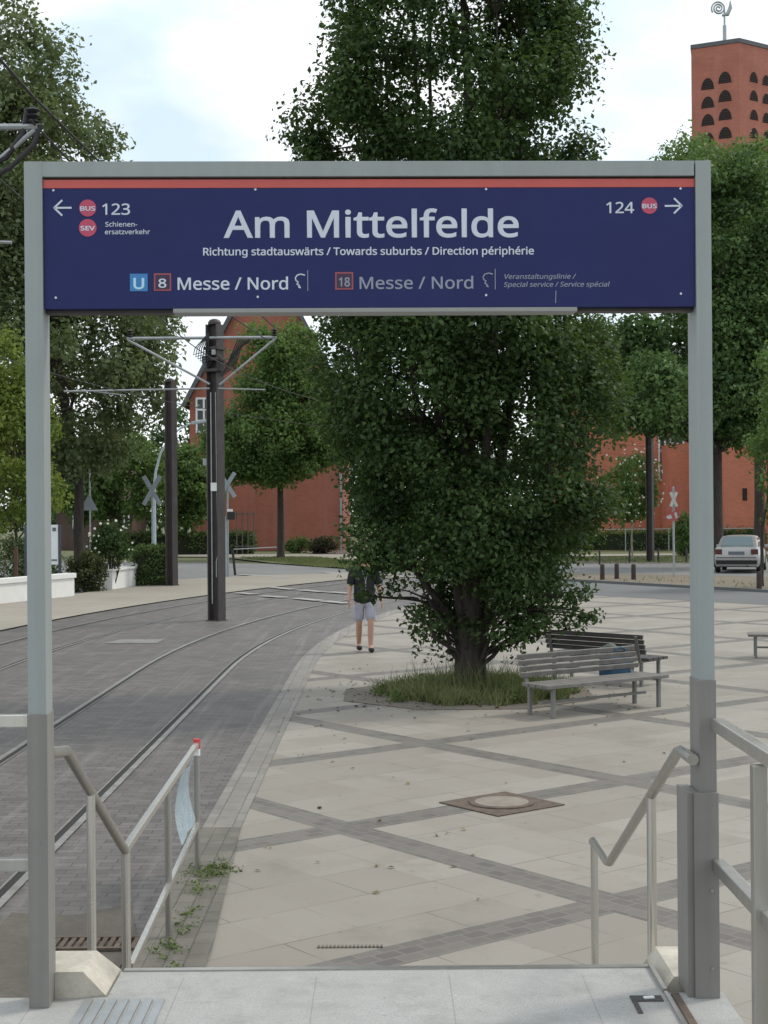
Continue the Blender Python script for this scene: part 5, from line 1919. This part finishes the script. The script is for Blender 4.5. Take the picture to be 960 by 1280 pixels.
for z, a_, b_ in ((0.0, 0.17, 0.07), (0.03, 0.24, 0.10), (0.15, 0.26, 0.12), (0.25, 0.25, 0.11), (0.33, 0.24, 0.08), (0.38, 0.21, 0.04)):
    rings.append([V(a_ * math.copysign(abs(math.cos(t)) ** 0.7, math.cos(t)) + rg.uniform(-.012, .012), b_ * math.copysign(abs(math.sin(t)) ** 0.7, math.sin(t)) + rg.uniform(-.012, .012), z + rg.uniform(-.008, .008)) for t in [2 * math.pi * i / 20 for i in range(20)]])
mb.loft(rings)
mb.build('sack', M['bag'], bag, False, True)
for y in (-0.06, 0.06):
    mb = MB()
    mb.tube([V(-0.09, y, 0.34), V(-0.08, y * 1.2, 0.41), V(0.0, y * 1.3, 0.43), V(0.08, y * 1.2, 0.41), V(0.09, y, 0.34)], 0.012, 6)
    mb.build('handle', M['bag'], bag, False, True)
mb = MB()
bm = bmesh.new()
bmesh.ops.create_icosphere(bm, subdivisions=3, radius=1.0)
for v_ in bm.verts:
    n_ = 1 + 0.12 * math.sin(v_.co.x * 5 + 1) + 0.1 * math.sin(v_.co.y * 7) + 0.08 * math.sin(v_.co.z * 9)
    v_.co = Vector((v_.co.x * 0.13 * n_, v_.co.y * 0.09 * n_, v_.co.z * 0.07 * n_))
mb.bm(bm)
bd = mb.build('cloth_bundle', M['bundle'], None, False, True)
bd.location = (2.93, 10.9, 0.76)
tag(bd, 'small olive cloth bundle lying on top of the blue bag', 'bundle')
bd.location = (2.85, 18.95, 0.68)

# ------------------------------------------------------------------ manhole, bollards, thin posts
mc = G(627, 1006.5)
mh = thing('manhole', 'round concrete manhole cover in a rusty square frame', 'manhole', (mc.x, mc.y, 0.010), R(37.5))
mb = MB()
mb.box((0, 0, 0.004), (0.74, 0.74, 0.010), 0, 0.003)
mb.build('frame', M['rust'], mh)
mb = MB()
mb.lathe([(0.27, 0.0), (0.27, 0.016), (0.262, 0.018)], (0, 0, 0.003), 40)
mb.build('ring', M['rust'], mh)
mb = MB()
mb.lathe([(0.225, 0.0), (0.225, 0.020), (0.22, 0.022)], (0, 0, 0.003), 40)
mb.build('cover', M['cover'], mh)
bolls = [(753, 724.5, 'wooden bollard nearest the oak in the row by the street'), (771, 723.5, 'middle wooden bollard in the row of three by the street'),
         (792, 724.5, 'wooden bollard nearest the red tipped cross sign'), (949, 737, 'lone wooden bollard in front of the silver car')]
b0 = None
for px, py, lab in bolls:
    q = G(px, py, 0.02)
    if b0 is None:
        mb = MB()
        mb.tube([V(0, 0, 0), V(0, 0, 0.50), V(0, 0, 0.53), V(0, 0, 0.545)], [0.085, 0.08, 0.07, 0.04], 12)
        b0 = mb.build('bollard', M['bollard'], None, False, True)
        o = b0
    else:
        o = b0.copy()
        COL.objects.link(o)
    o.location = q
    tag(o, lab, 'bollard', 'short wooden bollards along the street')
p0 = None
for px, py, lab in ((749.5, 706, 'thin black fence post on the lawn nearest the oak'), (787, 703.5, 'thin black fence post below the blossom tree'), (823, 702, 'thin black fence post beside the plain mast on the lawn'), (858, 703, 'thin black fence post beside the portal post and car')):
    q = G(px, py, 0)
    if p0 is None:
        mb = MB()
        mb.tube([V(0, 0, -0.02), V(0, 0, 0.62), V(0, 0, 0.66)], [0.045, 0.045, 0.02], 8)
        p0 = mb.build('fence_post', M['black'], None, False, True)
        o = p0
    else:
        o = p0.copy()
        COL.objects.link(o)
    o.location = q
    tag(o, lab, 'post', 'thin black posts on the lawn')
fn = thing('wire_fence', 'low grey rail fence in front of the church hedge', 'fence', Q(14, 47.6, 0))
mb = MB()
mb.tube([Q(6.5, 47.6, 1.30), Q(22.5, 47.9, 1.30)], 0.03, 6)
mb.build('top_rail', M['galv'], fn, True)
for i in range(7):
    mb = MB()
    mb.tube([Q(6.6 + i * 2.6, 47.6 + i * 0.05, 0), Q(6.6 + i * 2.6, 47.6 + i * 0.05, 1.3)], 0.03, 6)
    mb.build('post', M['galv'], fn, True)

# ------------------------------------------------------------------ silver car
q = G(924, 718)
car = thing('parked_car', 'silver saloon car parked with its rear to the plaza', 'car', Q(14.05, 31.5, 0.012), R(-18))
Lh = 2.18
def sect(y, hw, zb_, zt_, tuck=0.9):
    half = [(hw * tuck, zb_), (hw * 0.985, zb_ + 0.14), (hw, 0.58), (hw * 0.975, zt_ - 0.10), (hw * 0.90, zt_ - 0.02), (hw * 0.55, zt_ + 0.012), (0, zt_ + 0.02)]
    ring = [V(x, y, z) for x, z in half] + [V(-x, y, z) for x, z in half[-2::-1]]
    return ring
st_ = [(-2.19, 0.74, 0.36, 0.80), (-2.14, 0.82, 0.27, 0.97), (-1.95, 0.85, 0.23, 1.01), (-1.6, 0.86, 0.22, 1.0), (-0.8, 0.865, 0.20, 0.98), (0.4, 0.865, 0.20, 0.96), (1.1, 0.855, 0.20, 0.93), (1.7, 0.83, 0.22, 0.84), (2.05, 0.78, 0.25, 0.74), (2.2, 0.66, 0.34, 0.62)]
mb = MB()
mb.loft([sect(*s_) for s_ in st_])
body = mb.build('body', M['carpaint'], car, False, True)
gh = [(-1.80, 0.74, 0.985, 0.985), (-1.15, 0.76, 0.97, 1.385), (-0.75, 0.76, 0.97, 1.425), (0.15, 0.76, 0.96, 1.42), (0.42, 0.755, 0.95, 1.375), (1.15, 0.73, 0.93, 0.935)]
mb = MB()
rings = []
for y, hw, z0_, z1_ in gh:
    k = (z1_ - z0_)
    half = [(hw, z0_ - 0.02), (hw - 0.10 * k, z0_ + k * 0.55), (hw - 0.30 * k, z0_ + k * 0.93), (hw * 0.55, z1_), (0, z1_ + 0.012)]
    rings.append([V(x, y, z) for x, z in half] + [V(-x, y, z) for x, z in half[-2::-1]])
mb.loft(rings)
mb.build('roof', M['carpaint'], car, False, True)
mb = MB()
mb.prism([(-0.60, -1.745, 1.03), (0.60, -1.745, 1.03), (0.50, -1.21, 1.365), (-0.50, -1.21, 1.365)], (0, -0.012, 0.016))
mb.build('rear_window', M['carglass'], car)
mb = MB()
mb.prism([(-0.60, 1.06, 0.995), (0.60, 1.06, 0.995), (0.50, 0.47, 1.36), (-0.50, 0.47, 1.36)], (0, 0.012, 0.016))
mb.build('windscreen', M['carglass'], car)
for sx in (-1, 1):
    mb = MB()
    mb.prism([(sx * 0.765, -1.40, 1.0), (sx * 0.765, 0.85, 1.0), (sx * 0.66, 0.35, 1.33), (sx * 0.66, -1.05, 1.33)], (sx * 0.012, 0, 0.0))
    mb.build('side_window', M['carglass'], car)
    mb = MB()
    mb.box((sx * 0.665, -2.155, 0.82), (0.27, 0.10, 0.20), sx * R(14), 0.02)
    mb.build('tail_light', M['tail'], car)
    mb = MB()
    mb.box((sx * 0.93, 0.62, 0.98), (0.16, 0.10, 0.12), 0, 0.03)
    mb.build('wing_mirror', M['carpaint'], car)
    for y in (-1.33, 1.35):
        mb = MB()
        prof = [(0.16, -0.09), (0.29, -0.09), (0.31, -0.06), (0.31, 0.06), (0.29, 0.09), (0.16, 0.09)]
        mb.lathe(prof, (0, 0, 0), 24)
        mb.v = [(z + sx * 0.775, y + x, 0.31 + yy) for x, yy, z in mb.v]
        wh = mb.build('wheel', M['rubber'], car, False, True)
        mb = MB()
        mb.lathe([(0.02, -0.07), (0.20, -0.075), (0.20, 0.075), (0.02, 0.095)], (0, 0, 0), 20)
        mb.v = [(z * 1.22 + sx * 0.775, y + x, 0.31 + yy) for x, yy, z in mb.v]
        mb.build('rim', M['galv'], wh, False, True)
mb = MB()
mb.box((0, -2.20, 0.56), (1.60, 0.12, 0.13), 0, 0.04)
bu = mb.build('bumper', M['carpaint'], car)
mb = MB()
mb.box((0, -2.17, 0.42), (1.52, 0.12, 0.14), 0, 0.03)
mb.box((0, -2.262, 0.60), (1.50, 0.012, 0.03))
mb.build('bumper_trim', M['rubber'], bu)
mb = MB()
mb.box((0, -2.19, 0.77), (0.60, 0.03, 0.13), 0, 0.004)
mb.build('number_plate', M['plate'], car)
mb = MB()
mb.box((0.4, -2.1, 0.27), (0.06, 0.2, 0.06), 0, 0.02)
mb.build('exhaust', M['black'], car)

# ------------------------------------------------------------------ the walker
def skinned(name, verts, edges, radii, mat, parent, root_i=0, sub=2, flat=None):
    me = bpy.data.meshes.new(name)
    me.from_pydata([tuple(v) for v in verts], edges, [])
    o_ = bpy.data.objects.new(name + '_tmp', me)
    COL.objects.link(o_)
    o_.modifiers.new('skin', 'SKIN')
    o_.modifiers.new('sub', 'SUBSURF').levels = sub
    for i, d in enumerate(me.skin_vertices[0].data):
        r = radii[i]
        d.radius = r if isinstance(r, tuple) else (r, r)
        d.use_root = (i == root_i)
    dg_ = bpy.context.evaluated_depsgraph_get()
    dg_.update()
    m2_ = bpy.data.meshes.new_from_object(o_.evaluated_get(dg_))
    bpy.data.objects.remove(o_)
    m2_.materials.clear()
    m2_.materials.append(mat)
    for p_ in m2_.polygons:
        p_.use_smooth = True
    m2_.name = name
    n_ = bpy.data.objects.new(name, m2_)
    COL.objects.link(n_)
    n_.parent = parent
    return n_

q = G(456, 815)
man = thing('person', 'person in black shirt, pale lavender shorts and dark shoes, walking under the oak', 'person', (q.x, q.y, 0.008), R(8))
# local: x sideways, -y is towards the camera (the way the person faces), z up
LA, RA = V(0.085, -0.16, 0.09), V(-0.085, 0.14, 0.11)      # ankles mid-stride
LK, RK = V(0.095, -0.13, 0.50), V(-0.095, 0.0, 0.50)
LH, RH = V(0.10, 0, 0.93), V(-0.10, 0, 0.93)
bv = [V(0, 0, 0.98), V(0, 0.01, 1.15), V(0, 0.01, 1.33), V(0, 0.02, 1.46), V(0, 0.01, 1.53), V(0, -0.01, 1.60), V(0, -0.015, 1.70), V(0, 0, 1.77),
      LH, V(0.10, -0.07, 0.72), LK, V(0.09, -0.13, 0.33), LA, V(0.09, -0.30, 0.045),
      RH, V(-0.10, 0.0, 0.72), RK, V(-0.09, 0.07, 0.33), RA, V(-0.09, 0.01, 0.05),
      V(0.19, 0.01, 1.43), V(0.255, 0.03, 1.16), V(0.29, -0.06, 0.94), V(0.295, -0.09, 0.87),
      V(-0.19, 0.01, 1.43), V(-0.255, -0.01, 1.16), V(-0.285, -0.10, 0.95), V(-0.29, -0.13, 0.88)]
be = [(0, 1), (1, 2), (2, 3), (3, 4), (4, 5), (5, 6), (6, 7), (0, 8), (8, 9), (9, 10), (10, 11), (11, 12), (12, 13), (0, 14), (14, 15), (15, 16), (16, 17), (17, 18), (18, 19),
      (3, 20), (20, 21), (21, 22), (22, 23), (3, 24), (24, 25), (25, 26), (26, 27)]
brd = [(0.16, 0.11), (0.145, 0.10), (0.17, 0.11), (0.12, 0.085), 0.058, (0.072, 0.085), (0.082, 0.10), (0.055, 0.065),
       0.092, 0.082, 0.058, 0.060, 0.040, 0.036, 0.092, 0.082, 0.058, 0.060, 0.040, 0.036,
       0.058, 0.045, 0.032, (0.036, 0.022), 0.058, 0.045, 0.032, (0.036, 0.022)]
bodyp = skinned('body', bv, be, brd, M['skin'], man)
for s_, wr in ((1, bv[23]), (-1, bv[27])):
    fv, fe, fr = [wr], [], [0.020]
    for i, ln in enumerate((0.075, 0.085, 0.08, 0.065)):
        bx_ = wr + V(0.006 * s_, -0.028 + i * 0.018, -0.035)
        k = len(fv)
        fv += [bx_, bx_ + V(-0.004 * s_, -0.004, -ln * 0.5), bx_ + V(-0.014 * s_, -0.008, -ln)]
        fr += [0.0095, 0.009, 0.007]
        fe += [(0, k), (k, k + 1), (k + 1, k + 2)]
    k = len(fv)
    fv += [wr + V(-0.004 * s_, -0.04, 0.0), wr + V(-0.010 * s_, -0.055, -0.035), wr + V(-0.014 * s_, -0.056, -0.06)]
    fr += [0.011, 0.010, 0.008]
    fe += [(0, k), (k, k + 1), (k + 1, k + 2)]
    skinned('hand', fv, fe, fr, M['skin'], bodyp)
skinned('shirt', [V(0, 0, 0.80), V(0, 0.005, 0.98), V(0, 0.01, 1.15), V(0, 0.01, 1.32), V(0, 0.015, 1.43), V(0, 0.012, 1.495), V(0.195, 0.01, 1.425), V(0.236, 0.02, 1.24), V(0.247, 0.028, 1.16), V(-0.195, 0.01, 1.425), V(-0.236, 0.0, 1.24), V(-0.247, -0.008, 1.16)],
        [(0, 1), (1, 2), (2, 3), (3, 4), (4, 5), (4, 6), (6, 7), (7, 8), (4, 9), (9, 10), (10, 11)],
        [(0.215, 0.155), (0.205, 0.15), (0.195, 0.14), (0.20, 0.135), (0.145, 0.11), 0.075, 0.085, 0.078, 0.076, 0.085, 0.078, 0.076], M['shirt'], man, 3)
skinned('shorts', [V(0, 0, 0.97), V(0, 0, 0.90), LH - V(0, 0, 0.06), V(0.102, -0.065, 0.70), V(0.10, -0.11, 0.50), RH - V(0, 0, 0.06), V(-0.102, 0.0, 0.70), V(-0.10, 0.0, 0.50)],
        [(0, 1), (1, 2), (2, 3), (3, 4), (1, 5), (5, 6), (6, 7)],
        [(0.175, 0.125), (0.165, 0.125), 0.105, 0.104, 0.102, 0.105, 0.104, 0.102], M['shorts'], man, 1)
for a_, t_ in ((LA, V(0.09, -0.32, 0.045)), (RA, V(-0.09, -0.02, 0.05))):
    skinned('shoe', [a_ + V(0, 0.05, -0.045), a_ + V(0, 0.0, -0.035), a_ + V(0.0, 0.0, 0.01), a_.lerp(t_, 0.6) + V(0, 0, -0.01), t_], [(0, 1), (1, 2), (1, 3), (3, 4)], [0.048, 0.055, 0.055, (0.058, 0.048), (0.052, 0.04)], M['rubber'], man, 1)
hv = [V(0, 0.02, 1.64), V(0, 0.045, 1.70), V(0, 0.01, 1.765), V(0, -0.035, 1.775)]
skinned('hair', hv, [(0, 1), (1, 2), (2, 3)], [(0.07, 0.05), (0.09, 0.075), (0.085, 0.06), (0.06, 0.03)], M['hair'], bodyp, 1)
mb = MB()
for sx in (-1, 1):
    bm = bmesh.new()
    bmesh.ops.create_icosphere(bm, subdivisions=2, radius=0.011, matrix=Matrix.Translation((sx * 0.032, -0.112, 1.69)))
    mb.bm(bm)
mb.build('eye', M['eye'], bodyp, False, True)
skinned('nose', [V(0, -0.108, 1.685), V(0, -0.128, 1.655)], [(0, 1)], [0.009, 0.014], M['skin'], bodyp)
mb = MB()
mb.box((0, -0.108, 1.615), (0.045, 0.012, 0.009), 0, 0.003)
mb.build('mouth', simple('lips', (0.30, 0.12, 0.10), 0.6), bodyp)
for sx in (-1, 1):
    skinned('ear', [V(sx * 0.084, 0.0, 1.645), V(sx * 0.092, 0.01, 1.675), V(sx * 0.09, 0.005, 1.70)], [(0, 1), (1, 2)], [0.009, 0.014, 0.012], M['skin'], bodyp)
mb = MB()
mb.tube([V(0.05, -0.135, 1.42), V(0.01, -0.155, 1.25), V(0.005, -0.155, 1.08)], 0.006, 6)
mb.tube([V(-0.05, -0.135, 1.42), V(0.0, -0.157, 1.25), V(0.0, -0.157, 1.08)], 0.006, 6)
tag(mb.build('lanyard', M['signback'], man, False, True))
